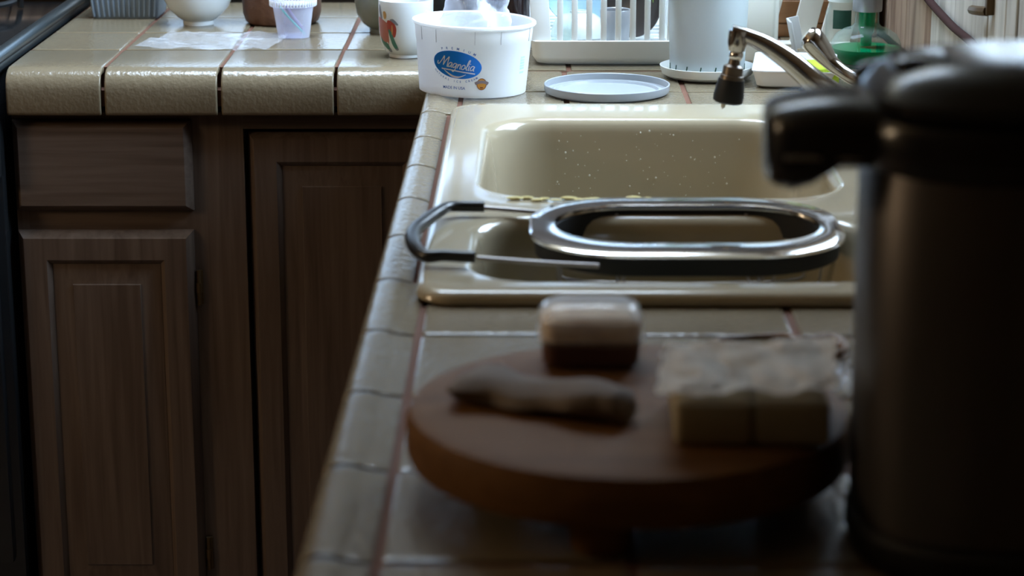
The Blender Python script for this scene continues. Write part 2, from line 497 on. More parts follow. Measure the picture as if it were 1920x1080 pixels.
# edge profile, x from the outside inwards, z relative to the surface
def vcap(w):
    return [(.0045, -.062), (.0015, -.060), (.0, -.055), (0, -.012), (.001, -.004), (.004, .001), (.009, .0035), (.015, .0045), (.021, .004),
            (.027, .0023), (.033, .0008), (w - .003, 0), (w, -.001), (w, -.009), (.012, -.009), (.009, -.016), (.0085, -.055), (.0075, -.061)]
me_w = edge_mesh('edge_tile', vcap(.0445), .159 - GR)
me_n = edge_mesh('edge_tile_narrow', vcap(.0345), .159 - GR)
rows = [1.206 + .159 * k for k in range(-4, 12)]
for a in rows[:-1]:
    narrow = a + .06 > SY0 and a < SY1 - .10
    x, y = near(-.119, a + GR / 2)
    link('edge_tile', me_n if narrow else me_w, nc, (x, y, TZ), (0, 0, NEAR_ROT))
tm = {}
def put(x0, x1, y0, y1, par, nearf=True):
    sx, sy = x1 - x0 - GR, y1 - y0 - GR
    if sx < .006 or sy < .006: return
    key = (round(sx, 3), round(sy, 3))
    if key not in tm: tm[key] = tile_mesh('tile', *key)
    cx, cy = (x0 + x1) / 2, (y0 + y1) / 2
    if nearf: cx, cy = near(cx, cy)
    o = link('tile', tm[key], par, (cx, cy, TZ + random.uniform(-.0003, .0003)), (0, 0, NEAR_ROT if nearf else 0))
    o.rotation_euler.x = random.uniform(-.002, .002)
cols_n = [-.0715, .078, .229, .379, .529]
cols_f = [-.0715, .061, .213, .365, .517]
for a, b in zip(rows, rows[1:]):
    if b <= SY0 + .02:
        for c, d in zip(cols_n, cols_n[1:]): put(c, d, a, min(b, SY0 + .02), nc)
    elif a < SY0:
        for c, d in zip(cols_n, cols_n[1:]): put(c, d, a, SY0 + .004, nc)
    elif a >= SY1 - .08:
        for c, d in zip(cols_f, cols_f[1:]): put(c, d, max(a, SY1 - .003), b, nc)
    if SY0 < b and a < SY1: put(SX1 - .003, .545, max(a, SY0), min(b, SY1), nc)

# ---- far counter
fc = empty('tiled_counter', (0, 0, 0), 'white tiled counter across the back with brown grout and deep rounded front tiles', 'counter')
bm = B(); box(bm, -.688, -.105, 2.974, 3.0, .858, TZ - .03); box(bm, -.688, -.105, 3.0, 3.646, .858, zt); box(bm, -.105, .548, 2.962, 3.646, .858, zt)
obj('grout_bed', bm, 'grout', fc, smooth=0)
FY = 2.964
prof = [(.006, -.064), (.002, -.0625), (0, -.058), (0, -.029), (.0014, -.0205), (.005, -.0125), (.0108, -.0062), (.018, -.0024), (.026, -.0006), (.036, 0), (.168, 0), (.1705, -.0015), (.1705, -.009),
        (.0095, -.009), (.0085, -.056), (.0085, -.063)]
me_f = edge_mesh('front_tile', prof, .158 - GR)
me_c = edge_mesh('front_tile_end', prof, .128 - GR)
me_e = edge_mesh('front_tile_start', prof, .134 - GR)
# profile runs along +y, length along x: rotate the mesh so that a -> y and b -> -x
for xe, me in ((-.555, me_e), (-.397, me_f), (-.239, me_f), (-.112, me_c)):
    o = link('front_tile', me, fc, (xe - GR / 2, FY, TZ), (0, 0, pi / 2))
fr = [3.138, 3.302, 3.466, 3.646]
fcx = [-.689, -.555, -.397, -.239, -.081, .077, .235, .393, .548]
for a, b in zip(fr, fr[1:]):
    for c, d in zip(fcx, fcx[1:]): put(c, d, a, b, fc, False)
for c, d in zip(fcx[4:], fcx[5:]): put(c, d, 2.962, 3.138, fc, False)
put(-.109, -.081, 2.962, 3.138, fc, False)

# ================================================================== CABINETS
def steps_door(fw, fh):
    return [(0, .006), (.002, .003), (.0055, .0015), (.008, 0)]

def door_bm(w, h):
    bm = B(); f = .040
    rects(bm, w, h, [(0, -.004), (.001, -.0065), (.0078, -.0165), (.0095, -.018), (f, -.018), (f + .0015, -.0165), (f + .0055, -.0125), (f + .007, -.0105)], .0)
    # open the middle: the panel sits in it
    return bm

def panel_bm(w, h):
    bm = B()
    rects(bm, w, h, [(0, -.007), (.006, -.007), (.0275, -.0125), (.0285, -.0145)], .0)
    return bm

def add_door(parent, x, z, w, h, y=0):
    """front faces -y, back plane at y; the frame is one mesh, the raised panel its child"""
    d = obj('door', door_bm(w, h), 'oak', parent, (x, y, z))
    f = .047
    obj('raised_panel', panel_bm(w - 2 * f, h - 2 * f), 'oak', d, (f, -.0045, f))
    return d

def hinge(parent, x, z, y):
    bm = B()
    box(bm, x, x + .009, y - .004, y, z, z + .05, .0015)
    lathe(bm, [(0, z - .001), (.0032, z), (.0032, z + .05), (0, z + .051)], 12, x + .003, y - .005)
    lathe(bm, [(0, z + .018), (.0044, z + .018), (.0044, z + .032), (0, z + .032)], 12, x + .003, y - .005)
    return obj('hinge', bm, 'brass', parent)

FF = 3.000     # face frame plane of the far cabinet
cab = empty('base_cabinet', (-.39, 3.3, 0), 'dark greyish wood base cabinet with drawer and raised panel doors under the back counter', 'cabinet')
def cl(x, y, z): return (x + .39, y - 3.3, z)
def cbox(bm, x0, x1, y0, y1, z0, z1, bev=0): box(bm, x0 + .39, x1 + .39, y0 - 3.3, y1 - 3.3, z0, z1, bev)
bm = B(); cbox(bm, -.685, -.02, FF + .02, 3.63, .09, .857); cbox(bm, -.685, -.02, FF + .08, 3.63, 0, .09)
obj('carcass', bm, 'dark_void', cab, smooth=0)
bm = B()
cbox(bm, -.708 + .02, -.672, FF, FF + .019, .09, .845)
obj('stile', bm, 'oak', cab, smooth=0)
bm = B(); cbox(bm, -.452, -.3705, FF, FF + .019, .09, .845); obj('stile', bm, 'oak', cab, smooth=0)
bm = B(); cbox(bm, -.672, -.452, FF + .0003, FF + .019, .823, .845); cbox(bm, -.3705, -.11, FF + .0003, FF + .019, .822, .845)
obj('top_rail', bm, 'oak_h', cab, smooth=0)
bm = B(); cbox(bm, -.672, -.452, FF + .0003, FF + .019, .672, .722); obj('middle_rail', bm, 'oak_h', cab, smooth=0)
bm = B(); cbox(bm, -.672, -.452, FF + .0003, FF + .019, .09, .128); obj('bottom_rail', bm, 'oak_h', cab, smooth=0)
# drawer front
bm = B(); rects(bm, .246, .128, [(0, -.004), (.001, -.0065), (.0078, -.0165), (.0095, -.018)], 0)
obj('drawer_front', bm, 'oak_h', cab, cl(-.687, FF, .708))
d1 = add_door(cab, *cl(-.687, 0, 0)[:1], .112, .244, .568, FF - 3.3)
d1['label'] = 'left raised panel door under the drawer'
h1 = hinge(d1, .2455, .46, 0); hinge(d1, .2455, .062, 0)
# right door is set into its opening with a dark gap round it
d2 = add_door(cab, *cl(-.3655, 0, 0)[:1], .112, .26, .704, FF + .016 - 3.3)
d2['label'] = 'taller raised panel door set in a dark gap'

# cabinet below the near counter (seen edge-on)
cab2 = empty('base_cabinet', (.22, 1.8, 0), 'dark greyish wood base cabinet under the sink counter, its doors facing left', 'cabinet')
def c2(bm, x0, x1, y0, y1, z0, z1): box(bm, x0 - .22, x1 - .22, y0 - 1.8, y1 - 1.8, z0, z1)
bm = B()
# open box so that the bowls hang inside
c2(bm, -.078, .545, .62, .64, .09, .857); c2(bm, -.078, .545, 2.97, 2.99, .09, .857); c2(bm, .53, .545, .64, 2.97, .09, .857); c2(bm, -.078, .53, .64, 2.97, .09, .11)
c2(bm, -.03, .53, .64, 2.97, 0, .09)
obj('carcass', bm, 'oak', cab2, smooth=0)
bm = B(); c2(bm, -.096, -.078, .62, 2.985, .09, .852)
obj('face_frame', bm, 'oak', cab2, smooth=0)
for k in range(4):
    d = add_door(cab2, 0, 0, .5, .60)
    d.location = (-.0965 - .22, .66 + .56 * k + .5 - 1.8, .112); d.rotation_euler = (0, 0, -pi / 2)
    bm = B(); rects(bm, .5, .115, [(0, -.004), (.001, -.0065), (.0078, -.0165), (.0095, -.018)], 0)
    obj('drawer_front', bm, 'oak_h', cab2, (-.0965 - .22, .66 + .56 * k + .5 - 1.8, .728), (0, 0, -pi / 2))

# unseen glowing globe added left of the frame as warm fill light
gl = empty('globe_lamp', (-2.3, 1.7, 1.72), 'round paper globe lamp hanging in the room', 'lamp')
M['globe'] = mat('lit paper globe', (.8, .75, .65), .8)
M['globe'].node_tree.nodes['Principled BSDF'].inputs['Emission Color'].default_value = (1, .74, .46, 1)
M['globe'].node_tree.nodes['Principled BSDF'].inputs['Emission Strength'].default_value = 20
bm = B(); bmesh.ops.create_uvsphere(bm, u_segments=32, v_segments=16, radius=.22); obj('globe', bm, 'globe', gl)
bm = B(); tube(bm, [(0, 0, .218), (0, 0, .5), (0, 0, .728)], .003, 8, 2); obj('flex', bm, 'cord', gl)

# ================================================================== STOVE
st = empty('stove', (-1.07, 3.3, 0), 'black gas stove with iron grates left of the back counter', 'stove')
bm = B(); box(bm, -.375, .372, -.33, .33, .02, .905, .004)
obj('body', bm, 'stove_glass', st)
bm = B(); tube(bm, [(.367, -.335, .921), (.367, .0, .921), (.367, .335, .921)], .0105, 12, 4, flat=1)
box(bm, .358, .376, -.335, .335, .905, .921, .002)
obj('side_trim', bm, 'trim_steel', st)
bm = B(); box(bm, -.375, .357, -.34, .33, .905, .913, .002)
obj('cooktop', bm, 'stove_glass', st)
for gx in (.19, -.19):
    for gy in (-.16, .16):
        bm = B()
        for k in range(4):
            a = pi / 4 + k * pi / 2
            tube(bm, [(gx + .03 * cos(a), gy + .03 * sin(a), .944), (gx + .09 * cos(a), gy + .09 * sin(a), .944), (gx + .125 * cos(a), gy + .125 * sin(a), .938), (gx + .128 * cos(a), gy + .128 * sin(a), .914)], .005, 8, 4)
        tube(bm, [(gx + .1 * cos(2 * pi * k / 12), gy + .1 * sin(2 * pi * k / 12), .936) for k in range(12)], .0045, 8, 3, True)
        obj('grate', bm, 'iron', st)
        bm = B(); lathe(bm, [(0, .913), (.05, .913), (.05, .92), (.038, .926), (.036, .934), (0, .934)], 32, gx, gy)
        obj('burner', bm, 'iron', st)
bm = B(); box(bm, -.36, .36, -.35, -.33, .2, .74, .006); obj('oven_door', bm, 'stove_glass', st)
bm = B(); box(bm, -.375, .374, -.349, -.33, .76, .9, .006); obj('control_panel', bm, 'stove_glass', st)
for k in range(4):
    bm = B(); lathe(bm, [(0, .0), (.022, 0), (.022, .012), (.018, .026), (0, .028)], 24)
    o = obj('knob', bm, 'iron', st, (-.27 + .18 * k, -.35, .83), (radians(90), 0, 0))

# brown pan on the front burner, just inside the top left corner
pn = empty('pan', (-.882, 3.14, .949), 'brown pan on the stove at the top left corner', 'pan')
bm = B(); lathe(bm, [(0, .0), (.085, 0), (.10, .008), (.112, .05), (.114, .052), (.111, .053), (.098, .011), (.084, .004), (0, .004)], 48)
obj('bowl', bm, 'pan', pn)
bm = B(); tube(bm, [(-.1, .02, .045), (-.16, .03, .055), (-.26, .05, .06)], [.009, .010, .008], 10)
obj('handle', bm, 'black_matt', pn)

# ================================================================== SINK
DZ = .0125     # rim height over the tiles
sk_bm = B()
scx, scy = (SX0 + SX1) / 2, (SY0 + SY1) / 2
shx, shy = (SX1 - SX0) / 2 + .007, (SY1 - SY0) / 2 + .009
outer = []
for ins, z in ((.002, TZ + .0008), (0, TZ + .003), (.0008, TZ + .0075), (.004, TZ + .0112), (.009, TZ + DZ), (.016, TZ + DZ)):
    outer.append(rr(scx, scy, shx - ins, shy - ins, .035, z, 10))
ro = loft(sk_bm, outer, False, False)
bowls = [(-.041, .335, 1.799, 2.046, .062), (-.041, .335, 2.120, 2.552, .078)]
brows = []
BPROF = [(0, 0), (.003, -.0006), (.007, -.003), (.0105, -.008), (.013, -.016), (.017, -.05), (.023, -.11), (.028, -.14), (.036, -.158), (.05, -.17), (.07, -.176), (.095, -.179)]
for (a, b, c, d, r) in bowls:
    L = [rr((a + b) / 2, (c + d) / 2, (b - a) / 2 - i, (d - c) / 2 - i, max(r - i * .55, .02), TZ + DZ + z, 10) for i, z in BPROF]
    brows.append(loft(sk_bm, L, False, True))
edges = []
for row in (ro[-1], brows[0][0], brows[1][0]):
    for i in range(len(row)):
        e = sk_bm.edges.get((row[i], row[(i + 1) % len(row)]))
        edges.append(e)
bmesh.ops.triangle_fill(sk_bm, edges=edges, use_beauty=True)
for v in sk_bm.verts:
    nx, ny = near(v.co.x, v.co.y); v.co.x, v.co.y = nx, ny
bmesh.ops.recalc_face_normals(sk_bm, faces=sk_bm.faces[:])
sink = obj('sink', sk_bm, 'enamel', smooth=60)
tag(sink, 'cream enamelled double bowl sink set into the near tiled counter', 'sink')
for f in sink.data.polygons: pass
for (a, b, c, d, r) in bowls:
    x, y = near((a + b) / 2, (c + d) / 2)
    bm = B(); z = TZ + DZ - .179
    lathe(bm, [(.045, z + .0005), (.043, z + .003), (.038, z + .002), (.034, z - .004), (0, z - .006)], 32, x, y)
    o = obj('drain', bm, 'enamel_dirty', sink)
# droplets on the far wall of the far bowl
random.seed(7)
bm = B()
for k in range(150):
    u = random.uniform(-.015, .30); dz = random.uniform(-.105, -.014)
    ins = .013 + (-dz - .016) * .115
    x, y = near(u, 2.552 - ins)
    s = random.choice([.0005, .0006, .0007, .0009, .0013]) * random.uniform(.7, 1.2)
    r = bmesh.ops.create_icosphere(bm, subdivisions=1, radius=1)
    for v in r['verts']: v.co = Vector((x + v.co.x * s, y + v.co.y * s * .7, TZ + DZ + dz + v.co.z * s * random.uniform(1, 1.2)))
M['drop'] = mat('water drop', (.62, .59, .50), .05, spec=.8)
tag(obj('water_drops', bm, 'drop', sink), kind='stuff')
# food scraps along the divider
bm = B()
for k in range(16):
    u = .005 + .128 * k / 15 + random.uniform(-.004, .004)
    x, y = near(u, 2.112 + random.uniform(-.008, .004)); s = random.uniform(.003, .006)
    r = bmesh.ops.create_icosphere(bm, subdivisions=2, radius=1)
    f = random.uniform(.8, 1.9)
    for v in r['verts']: v.co = Vector((x + v.co.x * s * f, y + v.co.y * s * .8, TZ + DZ + .0015 + v.co.z * s * .35)) + Vector((random.uniform(-1, 1), random.uniform(-1, 1), 0)) * .0005
sc_ = obj('food_scraps', bm, 'scrap'); tag(sc_, 'pale yellow food scraps in a line on the sink divider', 'food scraps', kind='stuff')

# ================================================================== FAUCET
FX, FYY = .405, 2.335
fa = empty('faucet', (0, 0, 0), 'chrome kitchen faucet arching over the sink with a swivel sprayer at its tip', 'faucet')
Z0 = TZ + DZ
bm = B(); L = [rr(FX, FYY, .028 - i, .10 - i, .028, Z0 + z, 8) for i, z in ((0, 0), (0, .008), (.003, .013), (.008, .015))]
loft(bm, L); obj('base_plate', bm, 'chrome', fa)
bm = B(); lathe(bm, [(0, Z0 + .012), (.024, Z0 + .013), (.022, Z0 + .03), (.021, Z0 + .055), (.015, Z0 + .066), (0, Z0 + .068)], 32, FX, FYY)
obj('column', bm, 'chrome', fa)
bm = B(); Ys = 2.30
tube(bm, [(FX, FYY, .952), (.385, 2.325, .962), (.357, 2.31, .979), (.322, Ys, 1.003), (.292, Ys, 1.028), (.265, Ys, 1.046), (.245, Ys, 1.055), (.2285, Ys, 1.060)], [.017, .0165, .0155, .0135, .0115, .0095, .0082, .0075], 16, 8)
obj('spout', bm, 'chrome', fa)
bm = B(); lathe(bm, [(0, .005), (.0105, .005), (.0105, -.008), (.0095, -.012), (.0085, -.0165), (0, -.0165)], 24)
obj('collar', bm, 'chrome', fa, (.236, Ys, 1.056), (0, radians(4), 0))
bm = B(); bmesh.ops.create_uvsphere(bm, u_segments=20, v_segments=12, radius=.0078)
obj('swivel_ball', bm, 'steel', fa, (.2345, Ys, 1.035))
bm = B(); lathe(bm, [(0, -.002), (.0058, -.002), (.0065, -.008), (.0105, -.010), (.0112, -.019), (.0125, -.0195), (.013, -.024), (0, -.024)], 28)
sp = obj('sprayer', bm, mat('stained sprayer', (.16, .13, .10), .35, .6), fa, (.2335, Ys, 1.033), (0, radians(8), 0))
bm = B(); lathe(bm, [(0, -.0235), (.0138, -.0235), (.0162, -.041), (.0158, -.047), (.013, -.049), (0, -.049)], 28)
obj('spray_head', bm, 'black_matt', sp)
bm = B(); lathe(bm, [(0, -.049), (.003, -.049), (.0022, -.054), (0, -.0565)], 12, -.004, 0)
obj('water_bead', bm, 'drop', sp)
bm = B(); tube(bm, [(.327, 2.45, 1.035), (.333, 2.449, 1.030), (.343, 2.446, 1.018), (.356, 2.441, 1.003), (.373, 2.43, .991), (.395, 2.41, .98), (FX, 2.40, .962), (FX, 2.40, .935)], [.0090, .0140, .0130, .0088, .0072, .0085, .0165, .0185], 16, 6)
obj('lever', bm, M['chrome'], fa)

# ================================================================== COLANDER
CZ = .932
co = empty('over_sink_colander', (0, 0, 0), 'oblong steel colander with black band and black handle loop lying over the near sink bowl', 'colander')
O = (.158, 1.966, .142, .112, .088); I = (.160, 1.972, .121, .074, .072)
def cl_loop(t, z, g=0): 
    return rr(*[O[k] * (1 - t) + I[k] * t for k in range(2)], O[2] * (1 - t) + I[2] * t + g, O[3] * (1 - t) + I[3] * t + g, O[4] * (1 - t) + I[4] * t, z, 12)
bm = B()
L = [cl_loop(.06, CZ - .004), cl_loop(0, CZ - .0035), cl_loop(0, CZ - .001), cl_loop(.08, CZ + .0008), cl_loop(.5, CZ + .001), cl_loop(.94, CZ + .0006), cl_loop(.99, CZ), cl_loop(1, CZ - .0015), cl_loop(1, CZ - .0045), cl_loop(.9, CZ - .004)]
L.append(L[0]); loft(bm, L, False, False); bmesh.ops.remove_doubles(bm, verts=bm.verts[:], dist=1e-6)
obj('rim', bm, 'steel', co)
bm = B()
def inn(g, z): return rr(I[0], I[1], I[2] + g, I[3] + g, I[4] + g, z, 12)
L = [inn(.004, CZ - .004), inn(.0, CZ - .006), inn(0, CZ - .028), inn(.012, CZ - .028), inn(.018, CZ - .026), inn(.02, CZ - .004), inn(.004, CZ - .004)]
loft(bm, L, False, False); bmesh.ops.remove_doubles(bm, verts=bm.verts[:], dist=1e-6)
obj('band', bm, 'black_matt', co)
# wires hanging across below the band
for x in (.099, .222, .232):
    bm = B()
    tube(bm, [(x, I[1] - I[3] + .001, CZ - .008), (x, I[1] - I[3] + .004, CZ - .05), (x, I[1] - I[3] + .02, CZ - .062), (x, I[1] + I[3] - .02, CZ - .062), (x, I[1] + I[3] - .004, CZ - .05), (x, I[1] + I[3] - .001, CZ - .008)], .0016, 8, 4)
    obj('basket_wire', bm, 'wire', co)
for y in (1.93, 2.01):
    bm = B()
    tube(bm, [(I[0] - I[2] + .001, y, CZ - .008), (I[0] - I[2] + .006, y, CZ - .05), (I[0] - I[2] + .03, y, CZ - .0652), (I[0] + I[2] - .03, y, CZ - .0652), (I[0] + I[2] - .006, y, CZ - .05), (I[0] + I[2] - .001, y, CZ - .008)], .0016, 8, 4)
    obj('basket_wire', bm, 'wire', co)
for y in (2.040, 1.846):
    bm = B(); tube(bm, [(-.030, y, CZ - .001), (.02, y, CZ - .005), (.045 + (y < 2) * .03, y, CZ - .008)], .0022, 10, 3)
    obj('arm', bm, 'wire', co)
bm = B()
tube(bm, [(-.026, 2.040, CZ), (-.045, 2.041, CZ), (-.060, 2.034, CZ + .001), (-.069, 2.012, CZ + .001), (-.078, 1.985, CZ), (-.087, 1.950, CZ), (-.089, 1.915, CZ), (-.084, 1.875, CZ), (-.074, 1.853, CZ - .001), (-.060, 1.851, CZ), (-.045, 1.848, CZ), (-.032, 1.846, CZ)],
     [.0053] * 3 + [.0058, .0064, .0066, .0066, .0062, .0058] + [.0053] * 3, 14, 7)
obj('handle', bm, 'rubber', co)

# things in the near bowl
bm = B(); z = TZ + DZ - .16
tube(bm, [(.012, 1.985, z + .1), (.016, 1.965, z + .09), (.024, 1.92, z + .065), (.036, 1.865, z + .03)], [.009, .0085, .006, .0065], 12)  # pale rod added in place of the highlight on the bowl corner
o = obj('brush_handle', bm, 'cream_pl'); tag(o, 'cream plastic brush handle leaning in the near sink bowl left of the colander', 'brush')
bm = B(); L = [rr(0, 0, .045 - i, .03 - i, .008, zz, 5) for i, zz in ((.003, 0), (0, .003), (0, .024), (.003, .027))]
loft(bm, L)
o = obj('sponge', bm, 'yellow', None, (.262, 1.93, TZ + DZ - .178)); o.rotation_euler = (0, 0, radians(60))
tag(o, 'dull yellow sponge lying in the near sink bowl under the colander', 'sponge')

# ================================================================== ROUND BOARD
bd = empty('round_board', (.0735, 1.337, TZ + .0004), 'thick round brown wooden board on short feet on the near counter', 'board')
bm = B(); Rb = .141
lathe(bm, [(0, .0205), (Rb - .008, .0205), (Rb - .002, .023), (Rb, .029), (Rb, .046), (Rb - .003, .053), (Rb - .012, .056), (0, .056)], 96)
obj('top', bm, 'board', bd)
for a in (-101, 19, 139):
    bm = B(); lathe(bm, [(0, 0), (.015, 0), (.018, .003), (.020, .0205), (0, .0205)], 24, (.118 - .006) * cos(radians(a)), (.118 - .006) * sin(radians(a)))
    obj('foot', bm, 'board', bd)
BZ = TZ + .056 + .0008

# clear domed box with a pale wafer layer
cbx = empty('plastic_box', (.0525, 1.425, BZ), 'small clear domed box with pale beige food at the back of the round board', 'box')
bm = B(); L = [rr(0, 0, .033 - i, .022 - i, .010, z, 6) for i, z in ((.004, 0), (.001, .003), (0, .017), (.0, .018))]
loft(bm, L); obj('tray', bm, 'meat', cbx)
bm = B(); L = [rr(0, 0, .0325 - i, .0215 - i, .010, z, 6) for i, z in ((0, .0185), (0, .031), (.003, .034), (.007, .035))]
loft(bm, L); obj('wafer', bm, 'beige', cbx)
bm = B(); L = [rr(0, 0, .0355 - i, .0245 - i, .012, z, 8) for i, z in ((0, .0165), (0, .020), (.0012, .0205), (.001, .032), (.004, .038), (.010, .0412), (.016, .042))]
loft(bm, L, False); obj('lid', bm, 'clear_pl', cbx)

# rolled grey cloth
random.seed(3)
bm = B(); L = []
P0 = Vector((-.030, 1.352, BZ)); P1 = Vector((.072, 1.292, BZ))
for k in range(25):
    t = k / 24; c = P0.lerp(P1, t)
    d = (P1 - P0).normalized(); n = Vector((-d.y, d.x, 0))
    wv = .028 * (1 - t) + .0145 * t + .002 * sin(t * 19); hv = .0075 + .0030 * t + .0010 * sin(t * 9 + 1)
    if k in (0, 24): wv *= .72; hv *= .7
    lp = []
    for j in range(20):
        a = 2 * pi * j / 20
        rad = 1 + .09 * sin(3 * a + t * 7) + .05 * sin(7 * a + t * 4)
        lp.append(c + n * (wv * cos(a) * rad) + Vector((0, 0, max(hv + hv * 1.05 * sin(a) * rad, 0.0002))))
    L.append(lp)
loft(bm, L)
o = obj('rolled_cloth', bm, 'cloth', smooth=80); tag(o, 'rolled grey brown cloth lying across the left of the round board', 'cloth')

# two cream blocks and the crumpled paper on top
for k, (xx, dx) in enumerate(((.1205, 0), (.1685, .0))):
    bm = B(); box(bm, -.0230, .0230, -.045, .045, 0, .0275, .004, 3)
    for v in bm.verts: v.co.x += .0012 * sin(v.co.y * 90 + k)
    o = obj('wrapped_block', bm, 'block', None, (xx, 1.293, BZ)); o.rotation_euler = (0, 0, radians(-2))
    tag(o, ['cream wrapped block under the white paper, nearer the cloth', 'cream wrapped block under the white paper, nearer the black hot pot'][k], 'block', 'cream blocks under the crumpled paper')
def crumple(bm, fn, nu, nv, amp, seed, f=3.0, closed_u=False):
    from mathutils import noise
    rows_ = []
    for i in range(nu + 1):
        r_ = []
        for j in range(nv + 1):
            p = Vector(fn(i / nu, j / nv))
            q = Vector((i / nu * f + seed, j / nv * f, seed * 1.7))
            d = noise.noise_vector(q) + .5 * noise.noise_vector(q * 2.3) + .25 * noise.noise_vector(q * 5.1)
            r_.append(bm.verts.new(p + d * amp))
        rows_.append(r_)
    for i in range(nu):
        for j in range(nv): bm.faces.new((rows_[i][j], rows_[i + 1][j], rows_[i + 1][j + 1], rows_[i][j + 1]))
    return rows_
bm = B()
def nap(u, v):
    x = -.054 + .108 * u; y = -.052 + .104 * v
    x += .012 * (v - .5)
    return (x, y, .0025 + .003 * abs(sin(u * 5 + v * 2)) + .007 * max(0, u - .6) * sin(v * 5) ** 2 * 2)
crumple(bm, nap, 36, 36, .0042, 2.2, 4)
bmesh.ops.solidify(bm, geom=bm.faces[:], thickness=.0006)
o = obj('crumpled_paper', bm, 'napkin', None, (.1445, 1.297, BZ + .0305), smooth=0)
tag(o, 'crumpled white paper lying open on top of the cream blocks', 'paper')

# clear wrap and brown rubber loops behind the board
bm = B()
crumple(bm, lambda u, v: (.165 + .13 * u, 1.505 + .085 * v + .01 * sin(4 * u), TZ + .006 + .005 * sin(u * 11) * sin(v * 7) + .004), 40, 30, .006, 5.5, 5)
bmesh.ops.solidify(bm, geom=bm.faces[:], thickness=.0003)
o = obj('plastic_wrap', bm, 'film', smooth=30); tag(o, 'crumpled clear plastic wrap on the tiles behind the round board', 'plastic wrap')
bm = B()
tube(bm, [(.19 + .033 * cos(a), 1.64 + .032 * sin(a) + .004 * sin(2 * a), TZ + .003 + .002 * sin(3 * a)) for a in [2 * pi * k / 10 for k in range(10)]], .0021, 8, 5, True)
o = obj('rubber_band', bm, 'twine'); tag(o, 'thin brown rubber band lying in a wide loop on the tiles before the sink', 'rubber band')
bm = B()
tube(bm, [(.236 + .020 * cos(a), 1.630 + .024 * sin(a), TZ + .006 + .003 * sin(2 * a)) for a in [2 * pi * k / 8 for k in range(8)]], .0024, 8, 5, True)
tube(bm, [(.241 + .012 * cos(a), 1.608 + .014 * sin(a), TZ + .011) for a in [2 * pi * k / 8 for k in range(8)]], .003, 8, 5, True)
o = obj('twist_of_bands', bm, 'twine'); tag(o, 'brown tangle of rubber bands beside the loop, near the black hot pot', 'rubber bands')

# ================================================================== ELECTRIC HOT POT
hp = empty('hot_water_pot', (.3285, 1.238, TZ), 'large dark steel and black hot water pot with beaked lid at right', 'hot pot')
hp.scale = (1, 1, 1.03)
EX = 3.2
bm = B(); L = [se(0, 0, .128 - i, .080 - i, EX, z) for i, z in ((.008, 0), (.002, .002), (0, .006), (0, .018), (.004, .022))]
loft(bm, L); obj('base', bm, 'black_matt', hp)
bm = B(); L = [se(0, 0, .126 + g, .078 + g, EX, z) for g, z in ((-.003, .022), (0, .024), (.001, .12), (.002, .226), (0, .23))]
loft(bm, L); obj('body', bm, 'brushed', hp)
bm = B(); L = [se(0, 0, .128 + g, .080 + g, EX, z) for g, z in ((-.004, .226), (.002, .228), (.005, .236), (.006, .25), (.003, .256), (-.004, .258))]
loft(bm, L); obj('collar', bm, 'black', hp)
bm = B(); L = [se(0, 0, hx, hy, EX, z) for hx, hy, z in ((.122, .074, .258), (.127, .079, .260), (.128, .080, .266), (.120, .072, .276), (.1, .058, .2835), (.07, .04, .2875), (.03, .018, .2885))]
loft(bm, L); lid = obj('lid', bm, 'black', hp)
bm = B(); tube(bm, [(-.11, .079, .250), (-.11, .089, .262), (.0, .094, .268), (.11, .089, .262), (.11, .079, .250)], .006, 10); obj('carry_handle', bm, 'black', hp)
# beak: lofted outline sections along -x
bm = B(); L = []
for x, hy, z0_, z1_ in ((-.096, .048, .214, .266), (-.125, .046, .212, .2655), (-.145, .043, .214, .2655), (-.160, .040, .214, .264), (-.171, .037, .2125, .262), (-.179, .032, .214, .260), (-.184, .026, .217, .257)):
    lp = []
    hz = (z1_ - z0_) / 2; cz = (z0_ + z1_) / 2
    for k in range(28):
        a = 2 * pi * k / 28
        lp.append(Vector((x, hy * math.copysign(abs(cos(a)) ** .6, cos(a)), cz + hz * math.copysign(abs(sin(a)) ** .6, sin(a)))))
    L.append(lp)
# lift the underside between beak tip and body
for row, lift in zip(L, (.012, .014, .012, .002, 0, 0, 0)):
    for p in row:
        if p.z < .235: p.z += lift
loft(bm, L); obj('beak', bm, 'black', hp)
bm = B(); box(bm, -.178, -.12, -.04, -.0405 + .002, .2335, .2365, .0008); obj('seam_strip', bm, 'grey_cap', hp)
# release tab and button panel on the lid
bm = B(); L = [rr(-.085, 0, .03 - i, .022 - i, .01, z, 6) for i, z in ((0, .262), (0, .2835), (.002, .2855))]
loft(bm, L); obj('lid_release', bm, 'black', hp)

# ================================================================== POWER CORD, HOOK
bm = B(); tube(bm, [(.546, 3.15, 1.048), (.5445, 2.93, 1.018), (.5445, 2.74, 1.004), (.544, 2.56, .998), (.52, 2.3, .98), (.50, 1.9, .93), (.47, 1.6, .915), (.43, 1.42, .916)], .0052, 10, 8)
o = obj('power_cord', bm, 'cord'); tag(o, 'dark brown power cord running slantwise down the plank wall to the black hot pot', 'cord')
hk = empty('wall_hook', (.550, 2.53, 1.075), 'small brass L shaped hook on the plank wall above the hot pot lid', 'hook')
bm = B(); box(bm, -.008, .001, -.006, .006, -.03, .008, .001); obj('plate', bm, 'brass', hk)
bm = B(); tube(bm, [(-.006, 0, -.026), (-.012, .02, -.028), (-.013, .05, -.031)], .0055, 8); obj('prong', bm, 'brass', hk)

